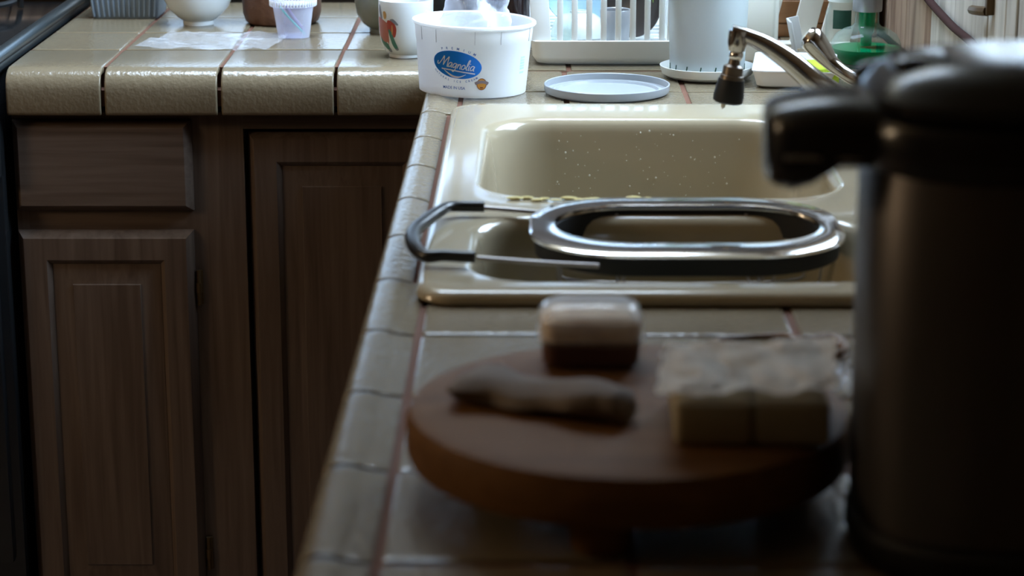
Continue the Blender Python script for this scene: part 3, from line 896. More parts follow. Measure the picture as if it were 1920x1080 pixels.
# ================================================================== ICE CREAM TUB
TB = Vector((-.0505, 2.800, TZ + .0024))
tub = empty('ice_cream_tub', TB, 'white round ice cream tub with a blue oval logo at the counter corner', 'tub')
tub.rotation_euler = (0, radians(1.6), 0)
Rt, Rb_, Ht = .0748, .0680, .0875
def trad(z): return Rb_ + (Rt - Rb_) * (z / Ht)
bm = B()
lathe(bm, [(0, .004), (Rb_ - .003, .004), (Rb_ - .003, 0), (Rb_, 0), (trad(.0655), .0655), (trad(.0655) + .0008, .0665), (Rt + .0006, .0845),
           (Rt + .0028, .0845), (Rt + .0042, .0865), (Rt + .0036, .089), (Rt + .0012, .090), (Rt - .001, .0885), (Rt - .0012, .083), (Rb_ - .001, .006), (0, .006)], 96)
obj('cup', bm, 'paper_tub', tub)
for a in (-128, -88, -62, -150, -20, 15, 60, 100, 150):       # score lines of the upper band
    aa = radians(a); z_a, z_b = .0675, .084
    bm = B()
    L = []
    for z in (z_a, z_b):
        r = trad(z) + .0009 + .0004; 
        L.append([Vector((r * cos(aa - .0028), r * sin(aa - .0028), z)), Vector((r * cos(aa + .0028), r * sin(aa + .0028), z)), Vector(((r - .0012) * cos(aa), (r - .0012) * sin(aa), z))])
    loft(bm, L); obj('score_line', bm, M['score'], tub, smooth=0)

A0 = -pi / 2
def wrap(u, v, lift=.0003):
    """print coordinates (metres right of / above the base, seen from the front) on the card wall"""
    r = trad(v) + lift; a = A0 + u / .0715
    return Vector((r * cos(a), r * sin(a), v))

def flat_to_tub(bm, lift):
    for v in bm.verts: v.co = wrap(v.co.x, v.co.z, lift + v.co.y)
TILT = radians(-7)
LC = (-.0205, .0415)
def tilt(x, z):
    return (LC[0] + x * cos(TILT) - z * sin(TILT), LC[1] + x * sin(TILT) + z * cos(TILT))
def ellipse(bm, a, b, thick, tl=True, c=LC, n=56, rings=6):
    prev = None
    ctr = bm.verts.new((c[0], thick, c[1]))
    for q in range(1, rings + 1):
        row = []
        for k in range(n):
            t = 2 * pi * k / n; x, z = a * q / rings * cos(t), b * q / rings * sin(t)
            if tl: x, z = tilt(x, z)
            else: x, z = c[0] + x, c[1] + z
            row.append(bm.verts.new((x, thick, z)))
        for k in range(n):
            j = (k + 1) % n
            if prev is None: bm.faces.new((ctr, row[k], row[j]))
            else: bm.faces.new((prev[k], row[k], row[j], prev[j]))
        prev = row
bm = B(); ellipse(bm, .0325, .0172, 0); flat_to_tub(bm, .00025)
logo = obj('logo', bm, 'blue', tub, smooth=80); logo['label'] = 'blue oval logo reading Magnolia'
def ribbon(bm, pts, wid, n=6, taper=False):
    c = crom([(p[0], 0, p[1]) for p in pts], n)
    prev = None; N = len(c)
    for i, p in enumerate(c):
        t = (c[min(i + 1, N - 1)] - c[max(i - 1, 0)]).normalized(); nn = Vector((-t.z, 0, t.x))
        wv = wid * (1 if not taper else max(.12, sin(pi * (i + .5) / N)))
        a, b = bm.verts.new(p + nn * wv), bm.verts.new(p - nn * wv)
        if prev: bm.faces.new((prev[0], a, b, prev[1]))
        prev = (a, b)
G = {
 'M': [[(0, 1.0), (.05, .35), (.5, .3), (1.0, 1.2), (1.5, 2.6)], [(1.5, 2.6), (1.75, 1.4), (1.85, .2)], [(1.85, .3), (2.3, 1.5), (2.95, 2.6)], [(2.95, 2.6), (3.0, 1.2), (3.1, .1), (3.35, .15)]],
 'a': [[(.95, 1.15), (.4, 1.2), (.05, .6), (.3, .08), (.75, .4), (1.0, 1.15)], [(1.0, 1.2), (.95, .2), (1.25, .12)]],
 'g': [[(.95, 1.15), (.4, 1.2), (.05, .6), (.3, .1), (.75, .4), (1.0, 1.15)], [(1.0, 1.2), (.95, -.3), (.6, -.9), (.2, -.7)]],
 'n': [[(.1, 1.2), (.12, .05)], [(.12, .5), (.5, 1.15), (.82, .95), (.85, .1), (1.05, .1)]],
 'o': [[(.5, 1.2), (.1, .8), (.15, .15), (.6, .05), (.95, .5), (.85, 1.05), (.5, 1.2)]],
 'l': [[(0, .3), (.5, 1.4), (.62, 2.5), (.35, 2.4), (.22, 1.2), (.3, .15), (.6, .12)]],
 'i': [[(.1, 1.2), (.1, .15), (.4, .12)], [(.18, 1.75), (.24, 1.6)]],
}
bm = B(); S = .00505; ox, oz = -.0262, -.0045
cx = 0
for ch, adv in zip('Magnolia', (3.3, 1.3, 1.3, 1.15, 1.15, .75, .5, 1.2)):
    for st_ in G[ch]:
        ribbon(bm, [tilt(ox + (cx + p[0] + .22 * p[1]) * S * .92, oz + p[1] * S) for p in st_], .00062)
    cx += adv
ribbon(bm, [tilt(ox + x_ * S, oz + z_ * S) for x_, z_ in ((1.4, -.75), (4.0, -.62), (7, -.62), (10.2, -.6))], .0008)
ribbon(bm, [tilt(ox + x_ * S, oz + z_ * S) for x_, z_ in ((1.9, -.8), (3.2, -1.5), (4.8, -2.1), (6.4, -2.0), (8.0, -1.1))], .0012, taper=True)
flat_to_tub(bm, .0005)
obj('logo_lettering', bm, 'white_print', logo, smooth=0)

def text_mesh(body, size):
    cu = bpy.data.curves.new('t', 'FONT'); cu.body = body; cu.size = size; cu.align_x = 'CENTER'; cu.resolution_u = 3
    cu.offset = size * .01
    o = bpy.data.objects.new('t', cu); C.objects.link(o)
    dg = bpy.context.evaluated_depsgraph_get(); me = bpy.data.meshes.new_from_object(o.evaluated_get(dg))
    bpy.data.objects.remove(o); bpy.data.curves.remove(cu)
    return me
def arc_text(body, size, a, b, sgn, sweep, m='blue_text', name='lettering', par=None):
    """letters one by one round the oval"""
    n = len(body); bm = B()
    for k, ch in enumerate(body):
        if ch == ' ': continue
        t = (k / (n - 1) - .5) * 2 * sweep
        ang = pi / 2 - t if sgn > 0 else -pi / 2 + t
        px, pz = a * cos(ang), b * sin(ang)
        tx, tz = -a * sin(ang) * (-sgn), b * cos(ang) * (-sgn)
        rot = math.atan2(tz, tx)
        me = text_mesh(ch, size); vs = [bm.verts.new((0, 0, 0)) for _ in me.vertices]
        for v, s in zip(vs, me.vertices):
            lx, lz = s.co.x, s.co.y
            x, z = px + lx * cos(rot) - lz * sin(rot), pz + lx * sin(rot) + lz * cos(rot)
            x, z = tilt(x, z); v.co = (x, 0, z)
        for p in me.polygons:
            try: bm.faces.new([vs[i] for i in p.vertices])
            except ValueError: pass
        bpy.data.meshes.remove(me)
    flat_to_tub(bm, .0003)
    return obj(name, bm, m, par, smooth=0)
arc_text('PREMIUM', .0044, .0355, .0188, 1, .62, par=tub)
arc_text('NATURAL ICE CREAM', .0036, .0362, .0222, -1, .92, par=tub)
def line_text(body, size, cx, cz, m, par, name='lettering', lift=.0003):
    me = text_mesh(body, size); bm = B(); vs = [bm.verts.new((cx + v.co.x, 0, cz + v.co.y)) for v in me.vertices]
    for p in me.polygons:
        try: bm.faces.new([vs[i] for i in p.vertices])
        except ValueError: pass
    bpy.data.meshes.remove(me); flat_to_tub(bm, lift)
    return obj(name, bm, m, par, smooth=0)
line_text('MADE IN USA', .0050, -.0240, .0105, 'blue_text', tub)
bc = (.0125, .0180)
bm = B(); ellipse(bm, .0062, .0072, 0, False, bc, 32, 3); flat_to_tub(bm, .00025)
bg_ = obj('round_badge', bm, 'orange', tub); bg_['label'] = 'small round orange badge with a grey ribbon'
bm = B(); ribbon(bm, [(bc[0] + x_, bc[1] + z_) for x_, z_ in ((-.0085, .0005), (-.005, .0022), (0, .003), (.005, .0022), (.0085, .0005))], .0019); flat_to_tub(bm, .0005)
obj('badge_ribbon', bm, 'grey_print', bg_, smooth=0)
bm = B(); ribbon(bm, [(bc[0] + .0061 * cos(a), bc[1] + .0071 * sin(a)) for a in [2 * pi * k / 16 for k in range(17)]], .0004)
ribbon(bm, [(bc[0] - .002, bc[1] - .0045), (bc[0] + .002, bc[1] - .0045)], .0008); flat_to_tub(bm, .0004)
obj('badge_outline', bm, 'brown_print', bg_, smooth=0)
bm = B()
for k, z in enumerate((.048, .0445, .041, .0375, .034, .029)):
    ribbon(bm, [(.071, z), (.076, z), (.081, z)], .0011)
flat_to_tub(bm, .0003); tag(obj('fine_print', bm, 'teal_print', tub, smooth=0), 'pale teal block of print on the right side')

# crumpled clear bag standing in the tub
bm = B()
def bagf(u, v):
    a = 2 * pi * u
    z = .010 + .125 * v
    r = .034 * (1 - v) ** .6 + .012 + .010 * v + .008 * sin(3 * a + 5 * v)
    return (r * cos(a + v * 1.5) + .004, r * .8 * sin(a + v * 1.5), z)
crumple(bm, bagf, 48, 40, .010, 9.1, 3.2)
bmesh.ops.remove_doubles(bm, verts=bm.verts[:], dist=1e-5)
bmesh.ops.solidify(bm, geom=bm.faces[:], thickness=.0002)
o = obj('plastic_bag', bm, 'bag', None, TB + Vector((.0, .0, .004)), smooth=50); tag(o, 'crumpled clear plastic bag standing inside the ice cream tub', 'bag')

# the tub's lid, upside down on the tiles
ld = B()
lathe(ld, [(0, 0), (.074, 0), (.0785, .002), (.0795, .0045), (.0798, .0115), (.0788, .0122), (.0778, .0115), (.0775, .004), (.0725, .0028), (.070, .0045), (.066, .0045), (.064, .0016), (0, .0016)], 96)
o = obj('tub_lid', ld, 'lid_pl', None, (.1205, 2.782, TZ + .0008)); tag(o, 'round frosted white plastic lid lying upturned right of the ice cream tub', 'lid')

# ================================================================== DISH RACK
RX0, RX1, RY0, RY1 = .028, .226, 2.995, 3.40
dr = empty('dish_rack', ((RX0 + RX1) / 2, (RY0 + RY1) / 2, TZ), 'white plastic dish rack with upright slats on a tray behind the ice cream tub', 'dish rack')
hx, hy = (RX1 - RX0) / 2, (RY1 - RY0) / 2
bm = B()
L = [rr(0, 0, hx + g, hy + g, .016, z, 6) for g, z in ((-.014, .0005), (-.006, .003), (0, .012), (.002, .032), (.0035, .034), (.001, .035), (-.002, .033), (-.005, .014), (-.012, .006))]
loft(bm, L); obj('tray', bm, 'white_pl', dr)
def slat(cx, cy, wx, wy, z0_, z1_, lean=0, leany=0):
    bm = B(); L = []
    for z in (z0_, z1_):
        k = (z - z0_) / .1
        L.append(rr(cx + lean * k, cy + leany * k, wx / 2, wy / 2, .0012, z, 2))
    loft(bm, L); return bm
for k in range(8):
    cx = (1049.5 + 27.1 * k - 960) / 4150 * 3.03 - (RX0 + RX1) / 2
    obj('slat', slat(cx, -hy + .004, .0082, .003, .03, .165), 'white_pl', dr)
obj('corner_panel', slat(-hx + .0125, -hy + .004, .026, .003, .03, .165, -.006), 'white_pl', dr)
obj('corner_panel', slat(hx - .0075, -hy + .004, .016, .003, .03, .165, .003), 'white_pl', dr)
for sx in (-1, 1):
    for k in range(13):
        obj('slat', slat(sx * (hx - .004), -hy + .035 + .0275 * k, .003, .008, .03, .165, sx * .006), 'white_pl', dr)
for k in range(8):
    obj('slat', slat(-hx + .02 + .0235 * k, hy - .004, .0082, .003, .03, .165), 'white_pl', dr)
bm = B()
L = [rr(0, 0, hx + g, hy + g, .014, z, 5) for g, z in ((.001, .163), (.006, .163), (.006, .172), (.001, .172), (.001, .163))]
loft(bm, L, False, False); obj('top_rim', bm, 'white_pl', dr)
bm = B()
for k in range(11): box(bm, -hx + .008, hx - .008, -hy + .03 + .034 * k, -hy + .034 + .034 * k, .0145, .018)
for k in range(5): box(bm, -hx + .02 + .039 * k, -hx + .024 + .039 * k, -hy + .02, hy - .02, .0125, .0145)
tag(obj('floor_grid', bm, 'white_pl', dr, smooth=0), kind='stuff')

# ware in the rack
bw = B(); lathe(bw, [(.040, 0), (.0385, .012), (.033, .024), (.022, .0315), (.013, .033), (.013, .036), (.0105, .036), (.0105, .0335), (0, .0335)], 48)
RZ = TZ + .0185
o = obj('bowl', bw, 'porc', None, (.0955, 3.15, RZ)); tag(o, 'small white bowl upside down in the front left of the dish rack', 'bowl')
def standing_plate(name, label, r, m, x, y, rz, lean, group=None, th=.0025):
    b_ = B(); lathe(b_, [(0, 0), (r * .6, 0), (r * .62, -.003), (r * .66, -.003), (r * .68, .0005), (r * .95, .011), (r, .013), (r * .99, .0155), (r * .93, .0135), (r * .66, .0035), (0, .0028)], 56)
    o_ = obj(name, b_, m, None, (x, y, RZ + r * cos(lean) + .001)); o_.rotation_euler = (pi / 2 + lean, 0, rz)
    tag(o_, label, 'plate', group); return o_
standing_plate('plate', 'pale blue plate with an ochre mark standing behind the upturned bowl in the rack', .064, 'sky_blue', .105, 3.23, radians(8), -.14)
bm = B(); tube(bm, [(.096, 3.206, RZ + .036), (.112, 3.207, RZ + .040), (.128, 3.209, RZ + .043)], .0024, 8)
om = bpy.data.objects['plate']
o = obj('ochre_mark', bm, 'ochre'); o.parent = om; o.matrix_parent_inverse = (Matrix.Translation(om.location) @ om.rotation_euler.to_matrix().to_4x4()).inverted()
# white mug at the left end of the rack
mg = B(); lathe(mg, [(0, .003), (.020, .003), (.0215, 0), (.0235, .001), (.0265, .008), (.027, .08), (.0262, .081), (.0252, .08), (.0245, .008), (.02, .005), (0, .005)], 40)
o = obj('glass_tumbler', mg, 'glass', None, (.0625, 3.085, RZ)); tag(o, 'clear tumbler standing at the left end of the dish rack', 'glass')
# steel pans on edge at the right
standing_plate('steel_bowl', 'dark steel pan standing on edge at the right end of the dish rack', .050, 'darkpan', .178, 3.13, radians(-38), -.1)
bpy.data.objects['steel_bowl']['category'] = 'pan'
standing_plate('plate', 'white plate standing on edge at the right end of the rack by the planter', .052, 'porc', .197, 3.225, radians(-80), -.05)
bm = B(); lathe(bm, [(0, 0), (.017, 0), (.019, .003), (.0215, .050), (.0208, .051), (.0195, .05), (.0175, .005), (0, .005)], 32)
o = obj('steel_cup', bm, mat('grey enamel', (.3, .31, .33), .35, .3), None, (.143, 3.055, RZ)); tag(o, 'grey cup in the middle of the dish rack', 'cup')

# ================================================================== PLANTER
pt = empty('planter', (.258, 2.905, TZ), 'tall white plastic flower pot with slits near its base, right of the dish rack', 'planter')
bm = B(); lathe(bm, [(0, .0), (.040, 0), (.052, .0015), (.0595, .006), (.062, .014), (.0625, .0165), (.0612, .0168), (.058, .0135), (.050, .0045), (0, .004)], 64)
obj('saucer', bm, 'white_pl', pt)
bm = B(); lathe(bm, [(.0605, .0148), (.0575, .0122), (.0500, .0052), (0, .0050)], 64); obj('saucer_stain', bm, 'algae', pt)
bm = B(); lathe(bm, [(0, .0055), (.044, .0055), (.0485, .008), (.0495, .016), (.0535, .13), (.0555, .1305), (.0562, .145), (.0525, .145), (.0505, .13), (.047, .015), (0, .012)], 64)
pot = obj('pot', bm, translucent('white pot plastic', (.56, .62, .64), .3, .2), pt)
for k in range(16):
    a = 2 * pi * k / 16 + .12
    bm = B(); box(bm, -.0008, .0008, -.0006, .0006, 0, .0095, .0003, 1, Matrix.Rotation(.18, 4, 'Y'))
    obj('slit', bm, 'dkgreen', pot, (.0497 * cos(a), .0497 * sin(a), .011), (0, 0, a + pi / 2))
bm = B(); lathe(bm, [(0, .13), (.050, .128), (.050, .13), (.03, .134), (0, .136)], 32); obj('soil', bm, 'soil', pt)
random.seed(11)
def leaf_bm(L_, wd, droop):
    bm = B(); rows_ = []
    for i in range(13):
        t = i / 12; wv = wd * sin(pi * min(1, t * .95 + .04)) ** .7
        x = L_ * (sin(droop * t) / droop); z = L_ * ((1 - cos(droop * t)) / droop) * -1 + .55 * L_ * t * (1 - t) + .02 * t
        rows_.append([bm.verts.new((x, s * wv, z - abs(s) * wv * -.25)) for s in (-1, -.5, 0, .5, 1)])
    for a, b in zip(rows_, rows_[1:]):
        for j in range(4): bm.faces.new((a[j], b[j], b[j + 1], a[j + 1]))
    bmesh.ops.solidify(bm, geom=bm.faces[:], thickness=.0012)
    return bm
for k in range(7):
    a = k * 2.4 + .3
    o = obj('leaf', leaf_bm(.10, .016, 1.2), 'leaf', pt, (.012 * cos(a), .012 * sin(a), .134), (0, radians(-35), a), smooth=60)
o = obj('leaf', leaf_bm(.085, .012, 1.9), 'leaf', pt, (-.030, -.018, .137), (0, radians(-6), radians(195)), smooth=60)

# ================================================================== WHITE STAND, WOOD BOX, CONTAINERS
wbx = empty('wooden_box', (.44, 3.32, TZ), 'orange brown wooden box in the back corner behind the white slanted panels', 'box')
bm = B(); box(bm, -.095, .10, -.06, .08, 0, .02, .002); obj('bottom_board', bm, 'box_wood', wbx)
for k in range(4):
    bm = B(); box(bm, -.095, .10, -.062 + .0005 * (k % 2), -.052, .0205 + .036 * k, .0545 + .036 * k, .0015, 1); obj('front_board', bm, 'box_wood', wbx, smooth=0)
bm = B(); box(bm, -.095, -.085, -.051, .08, .0205, .16, .001); box(bm, .09, .10, -.051, .08, .0205, .16, .001); box(bm, -.084, .089, .07, .08, .0205, .16, .001)
obj('side_boards', bm, 'box_wood', wbx, smooth=0)

ws = empty('slatted_stand', (.405, 3.19, TZ), 'white plastic stand of three slanted panels before the wooden box', 'stand')
def slant(x0, x1, zt_, lean, y_=0, z0_=.0):
    bm = B(); L = []
    for z in (z0_, zt_):
        k = (z - z0_) * lean
        L.append(rr((x0 + x1) / 2 + k, y_, (x1 - x0) / 2, .0025, .002, z, 3))
    loft(bm, L); return bm
obj('panel', slant(-.078, -.030, .15, .24, 0), 'cream_pl', ws)
obj('panel', slant(-.003, .031, .15, .24, .010), 'cream_pl', ws)
obj('panel', slant(.0385, .084, .15, .24, .005), 'cream_pl', ws)
bm = B(); box(bm, -.080, .086, -.012, .020, -.0002, .003, .001); obj('foot_plate', bm, 'cream_pl', ws)

cw = empty('white_canister', (.334, 3.06, TZ), 'cream white upright canister close behind the planter, left of the slanted panels', 'canister')
bm = B(); L = [rr(0, 0, .033 - i, .030 - i, .012, z, 8) for i, z in ((.002, 0), (0, .003), (-.001, .14), (.001, .143))]
loft(bm, L); obj('body', bm, 'cream_pl', cw)
bm = B(); L = [rr(0, 0, .035 - i, .032 - i, .013, z, 8) for i, z in ((0, .1432), (0, .156), (.003, .16))]
loft(bm, L); obj('lid', bm, 'white_pl', cw)
# folded card between canister and panels
fcard = B(); box(fcard, -.0015, .0015, -.022, .022, 0, .046, .0005, 1, Matrix.Rotation(-.22, 4, 'Y'))
box(fcard, -.0015, .016, .0205, .022, 0, .046, .0003, 1, Matrix.Rotation(-.22, 4, 'Y'))
o = obj('folded_card', fcard, 'paper_tub', None, (.399, 3.10, TZ + .003)); tag(o, 'small folded white card between the canister and the slanted panels', 'card')

# tray with the lime sponge
trn = empty('sponge_tray', (.372, 2.885, TZ), 'white rectangular tray on the tiles behind the faucet, holding the lime sponge', 'tray', None, radians(-8))
bm = B(); L = [rr(0, 0, .050 + g, .075 + g, .012, z, 6) for g, z in ((-.006, .0005), (-.002, .003), (.003, .021), (.0045, .022), (.0045, .0235), (.001, .023), (-.004, .006), (-.008, .004))]
loft(bm, L); obj('dish', bm, mat('bright white plastic', (.88, .9, .93), .3), trn)
bm = B(); L = [rr(0, 0, .018 - i, .034 - i, .006, z, 4) for i, z in ((.002, 0), (0, .002), (0, .020), (.002, .022))]
loft(bm, L)
o = obj('sponge', bm, 'lime', None, (.398, 2.840, TZ + .0065)); o.rotation_euler = (0, radians(0), radians(8)); tag(o, 'lime green sponge lying in the white tray behind the faucet', 'sponge')

# ================================================================== SOAP BOTTLE
sb = empty('soap_bottle', (.484, 3.01, TZ), 'squat clear bottle half full of green soap, by the plank wall', 'bottle')
bm = B(); lathe(bm, [(0, .0), (.036, 0), (.043, .003), (.0475, .011), (.0485, .020), (.0475, .030), (.042, .041), (.032, .048), (.020, .0525), (.0165, .057), (.0160, .074)], 56)
obj('glass_body', bm, 'glass', sb)
bm = B(); lathe(bm, [(0, .0022), (.035, .0022), (.0415, .005), (.0458, .012), (.0468, .020), (.0466, .0235), (0, .0235)], 56)
obj('green_soap', bm, 'soap', sb)
bm = B(); lathe(bm, [(0, .026), (.0075, .026), (.0080, .040), (.0112, .048), (.0118, .0735), (0, .0735)], 32)
obj('pump_body', bm, 'soap', sb)
bm = B(); lathe(bm, [(0, .0735), (.0195, .0735), (.0200, .075), (.0200, .100), (.0185, .102), (.008, .103), (.006, .12), (0, .12)], 40)
obj('cap', bm, 'grey_cap', sb)
bm = B(); tube(bm, [(0, .012, .124), (0, -.005, .126), (0, -.04, .120)], [.008, .008, .005], 12); obj('nozzle', bm, 'grey_cap', sb)
# small glass with a dark label behind it
gb = empty('small_jar', (.462, 3.09, TZ), 'small clear jar with dark green square label, half hidden behind the soap bottle', 'jar')
bm = B(); lathe(bm, [(0, 0), (.021, 0), (.023, .003), (.023, .062), (.019, .068), (.019, .076)], 40); obj('glass_body', bm, 'glass', gb)
bm = B(); lathe(bm, [(0, .0762), (.0205, .0762), (.0205, .086), (.019, .087), (0, .087)], 40); obj('lid', bm, 'white_pl', gb)
bm = B(); L = []
for z in (.040, .066):
    L.append([Vector((r * cos(a), r * sin(a), z)) for r in (.0234,) for a in [radians(-130 + 8 * k) for k in range(9)]] + [Vector((.0238 * cos(a), .0238 * sin(a), z)) for a in [radians(-66 - 8 * k) for k in range(9)]])
loft(bm, L); obj('label', bm, 'dkgreen', gb)

# ================================================================== THINGS ALONG THE LEFT OF THE BACK COUNTER
# ribbed basket
bk = empty('ribbed_basket', (-.605, 3.497, TZ), 'blue grey ribbed plastic basket at the left end of the back counter', 'basket')
bm = B(); L = [rr(0, 0, .050 + g, .048 + g, .012, z, 6) for g, z in ((0, 0), (.0015, .003), (.011, .09), (.013, .09), (.013, .094), (.010, .094), (.0, .004), (-.004, .003))]
loft(bm, L); obj('tub', bm, 'basket', bk)
for k in range(13):
    x0_ = -.045 + .0075 * k
    bm = B(); L = []
    for z in (.004, .088):
        g = .0015 + (.0095) * (z - .003) / .087
        L.append([Vector((x0_ * (1 + g / .05) + s, -.048 - g + q, z)) for s, q in ((-.0012, .001), (-.0012, -.0022), (.0012, -.0022), (.0012, .001))])
    loft(bm, L); obj('rib', bm, 'basket', bk, smooth=0)
# white footed bowl
bm = B(); lathe(bm, [(0, .003), (.0195, .003), (.0205, 0), (.0235, 0), (.0235, .006), (.032, .012), (.046, .026), (.0545, .045), (.058, .066), (.0575, .068), (.056, .066), (.052, .045), (.043, .028), (.02, .012), (0, .010)], 64)
o = obj('footed_bowl', bm, 'porc', None, (-.4815, 3.392, TZ + .0004)); tag(o, 'white footed porcelain bowl between the ribbed basket and the brown pot', 'bowl')
# flat clear plastic sheet
bm = B()
def sh(u, v):
    x = -.525 + .19 * u + .03 * (v - .5); y = 3.135 + .155 * v - .02 * u
    return (x, y, TZ + .0045 + .003 * sin(u * 9 + v * 3) * sin(v * 6))
crumple(bm, sh, 46, 34, .0045, 1.3, 5)
for v in bm.verts: v.co.z = max(v.co.z, TZ + .0012)
bmesh.ops.solidify(bm, geom=bm.faces[:], thickness=.0003)
o = obj('plastic_sheet', bm, 'film', smooth=30); tag(o, 'crumpled clear plastic sheet lying flat before the white footed bowl', 'plastic sheet')
# brown pot
bp = empty('brown_pot', (-.355, 3.412, TZ), 'rough brown wooden round pot behind the small lidded plastic cup', 'pot')
bm = B(); lathe(bm, [(0, 0), (.050, 0), (.056, .004), (.060, .016), (.0615, .05), (.060, .085), (.056, .092), (.050, .092), (.052, .08), (.05, .01), (0, .006)], 56)
obj('body', bm, 'bark', bp)
bm = B(); lathe(bm, [(.0605, .062), (.0635, .064), (.0635, .070), (.0605, .072)], 56); obj('hoop', bm, 'bark', bp)
# lidded plastic cup with straws
cp = empty('plastic_cup', (-.323, 3.262, TZ), 'small frosted plastic cup with ribbed lid and a teal stick inside', 'cup')
bm = B(); lathe(bm, [(0, .0008), (.0222, .0008), (.0228, 0), (.0232, .001), (.0300, .0465), (.0292, .0465), (.0225, .0022), (0, .002)], 48); obj('wall', bm, 'cup', cp)
bm = B(); prof_ = [(0, .050), (.028, .050), (.0285, .0575), (.0335, .0575), (.0345, .056), (.0345, .0465), (.0305, .0463), (.0303, .047)]
lathe(bm, prof_, 48); lidc = obj('lid', bm, 'cup', cp)
for k in range(48):
    a = 2 * pi * k / 48
    if k == 0:
        bm = B(); box(bm, -.0008, .0008, -.0006, .0006, .0475, .0555, .0003, 1); r0 = obj('lid_rib', bm, 'white_pl', lidc, (.0345 * cos(a), .0345 * sin(a), 0), (0, 0, a + pi / 2)); rib = r0.data
    else: link('lid_rib', rib, lidc, (.0345 * cos(a), .0345 * sin(a), 0), (0, 0, a + pi / 2))
bm = B(); tube(bm, [(-.020, -.004, .045), (-.003, -.006, .026), (.0175, -.004, .0042)], .0016, 8); tl_ = obj('teal_stick', bm, 'teal', cp)
bm = B(); tube(bm, [(-.012, .006, .045), (.0, .008, .026), (.0165, .004, .006)], .0032, 8); obj('purple_stick', bm, 'purple', cp)
# grey-green jar
bm = B(); lathe(bm, [(0, .003), (.025, .003), (.027, 0), (.030, 0), (.030, .006), (.040, .014), (.049, .028), (.052, .048), (.0505, .075), (.047, .09), (.045, .092), (.043, .09), (.046, .07), (.044, .03), (0, .012)], 56)
o = obj('ceramic_jar', bm, 'celadon', None, (-.184, 3.312, TZ + .0004)); tag(o, 'grey green round ceramic jar behind the figured mug', 'jar')
# mug
MG = Vector((-.1480, 3.082, TZ + .0004))
mug = empty('mug', MG, 'white mug painted with robed figures in red and green, left of the tub', 'mug')
mprof = [(0, .003), (.021, .003), (.022, 0), (.0245, 0), (.0245, .004), (.030, .010), (.0350, .021), (.0374, .034), (.0382, .050), (.0386, .0785)]
bm = B(); lathe(bm, mprof + [(.0383, .0795), (.0366, .0795), (.0362, .0785), (.0355, .035), (.031, .018), (.02, .008), (0, .007)], 64)
obj('cup', bm, 'porc', mug)
def mrad(z):
    for (r0, z0_), (r1, z1_) in zip(mprof[4:], mprof[5:]):
        if z0_ <= z <= z1_: return r0 + (r1 - r0) * (z - z0_) / (z1_ - z0_)
    return .0386
def mwrap(u, z, lift):
    r = mrad(z) + lift; a = -pi / 2 + u / .038
    return Vector((r * cos(a), r * sin(a), z))
def blob(pts, m, lift, name='painted_figure', par=mug):
    """a painted patch: outline in print coordinates (mm), filled as a fan of rings"""
    c = crom([(p[0] / 1000, 0, p[1] / 1000) for p in pts], 5, True)
    ctr = sum(c, Vector()) / len(c); bm = B(); prev = None; cv = bm.verts.new(mwrap(ctr.x, ctr.z, lift))
    for q in (.33, .66, 1):
        row = [bm.verts.new(mwrap(*( (ctr.lerp(p, q)).x, (ctr.lerp(p, q)).z), lift)) for p in c]
        for k in range(len(row)):
            j = (k + 1) % len(row)
            if prev: bm.faces.new((prev[k], row[k], row[j], prev[j]))
            else: bm.faces.new((cv, row[k], row[j]))
        prev = row
    return obj(name, bm, m, par, smooth=80)
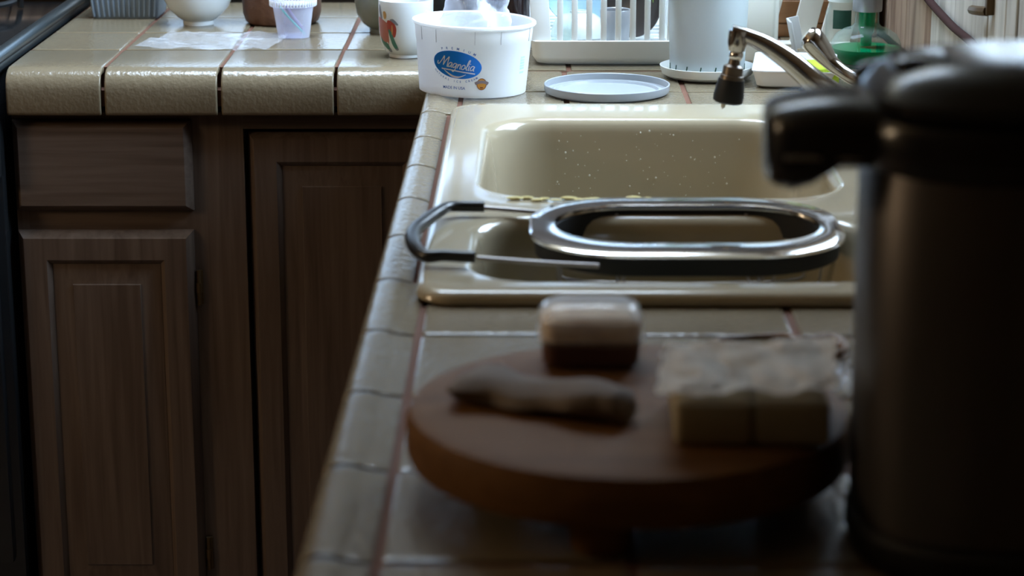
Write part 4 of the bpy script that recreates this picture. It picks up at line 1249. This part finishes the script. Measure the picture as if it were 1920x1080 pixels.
# u: mm right of the mug's front, z: mm above base (the group stands left of centre)
blob([(-50, 54), (-42, 56), (-33, 53), (-25.5, 48), (-25, 34), (-27, 20), (-37, 22), (-48, 28)], 'dpink', .0002)
blob([(-47, 29), (-38, 24), (-29, 21), (-28, 14), (-34, 12), (-43, 18)], 'dgreen', .0003)
blob([(-35, 64), (-31, 66), (-28, 62), (-29, 56), (-33, 56)], 'dorange', .0003)
blob([(-46, 74), (-42, 72), (-38, 62), (-37, 55), (-42, 56), (-47, 66)], 'dgrey', .0002)
blob([(-27, 52), (-22, 54), (-15, 50), (-12, 42), (-14, 32), (-18, 31), (-22, 38), (-26, 38)], 'dred', .0002)
blob([(-25, 41), (-20, 38), (-15, 25), (-12, 16), (-18, 15), (-22, 26)], 'dgreen', .0003)
blob([(-19, 47), (-17.8, 47), (-17.5, 40), (-18.5, 34), (-19.6, 38)], 'dorange', .0004)
blob([(-22, 55), (-16, 56), (-9, 49), (-12, 48), (-18, 52)], 'dgrey', .0003)
blob([(-19, 18), (-14, 19), (-11, 13), (-16, 12)], 'dgrey', .0002)
blob([(-34, 14), (-28, 16), (-25, 10), (-31, 8)], 'dgrey', .0002)
a_ = radians(-38)
bm = B(); pts = []
for k in range(9):
    t = k / 8; th = -pi / 2 + pi * t
    rr_ = .0365 + .021 * cos(th) ** .8 if cos(th) > 0 else .0365
    pts.append((rr_ * cos(a_), rr_ * sin(a_), .042 + .021 * sin(th)))
tube(bm, pts, [.0032] * 9, 12, 5, flat=1.3); obj('handle', bm, 'porc', mug)

# dark bottles behind the tub
def bottle(name, x, y, r, h, m, label, cat='bottle'):
    e = empty(name, (x, y, TZ), label, cat)
    bm = B(); lathe(bm, [(0, 0), (r * .92, 0), (r, .004), (r, h * .72), (r * .8, h * .82), (r * .38, h * .88), (r * .36, h)], 40); obj('glass_body', bm, m, e)
    bm = B(); lathe(bm, [(0, h - .004), (r * .44, h - .004), (r * .44, h + .016), (0, h + .016)], 32); obj('cap', bm, 'black_matt', e)
    return e
bottle('sauce_bottle', .000, 3.22, .026, .19, 'dark_glass', 'dark brown bottle behind the ice cream tub, beside the dish rack')
bottle('sauce_bottle', -.055, 3.30, .030, .17, 'dark_glass', 'dark brown bottle standing behind the middle of the ice cream tub')
bm = B(); lathe(bm, [(0, 0), (.027, 0), (.03, .004), (.032, .088), (.030, .089), (.027, .01), (0, .008)], 40)
o = obj('dark_cup', bm, 'iron', None, (-.098, 3.19, TZ + .0004)); tag(o, 'plain black cup between the figured mug and the ice cream tub', 'cup')
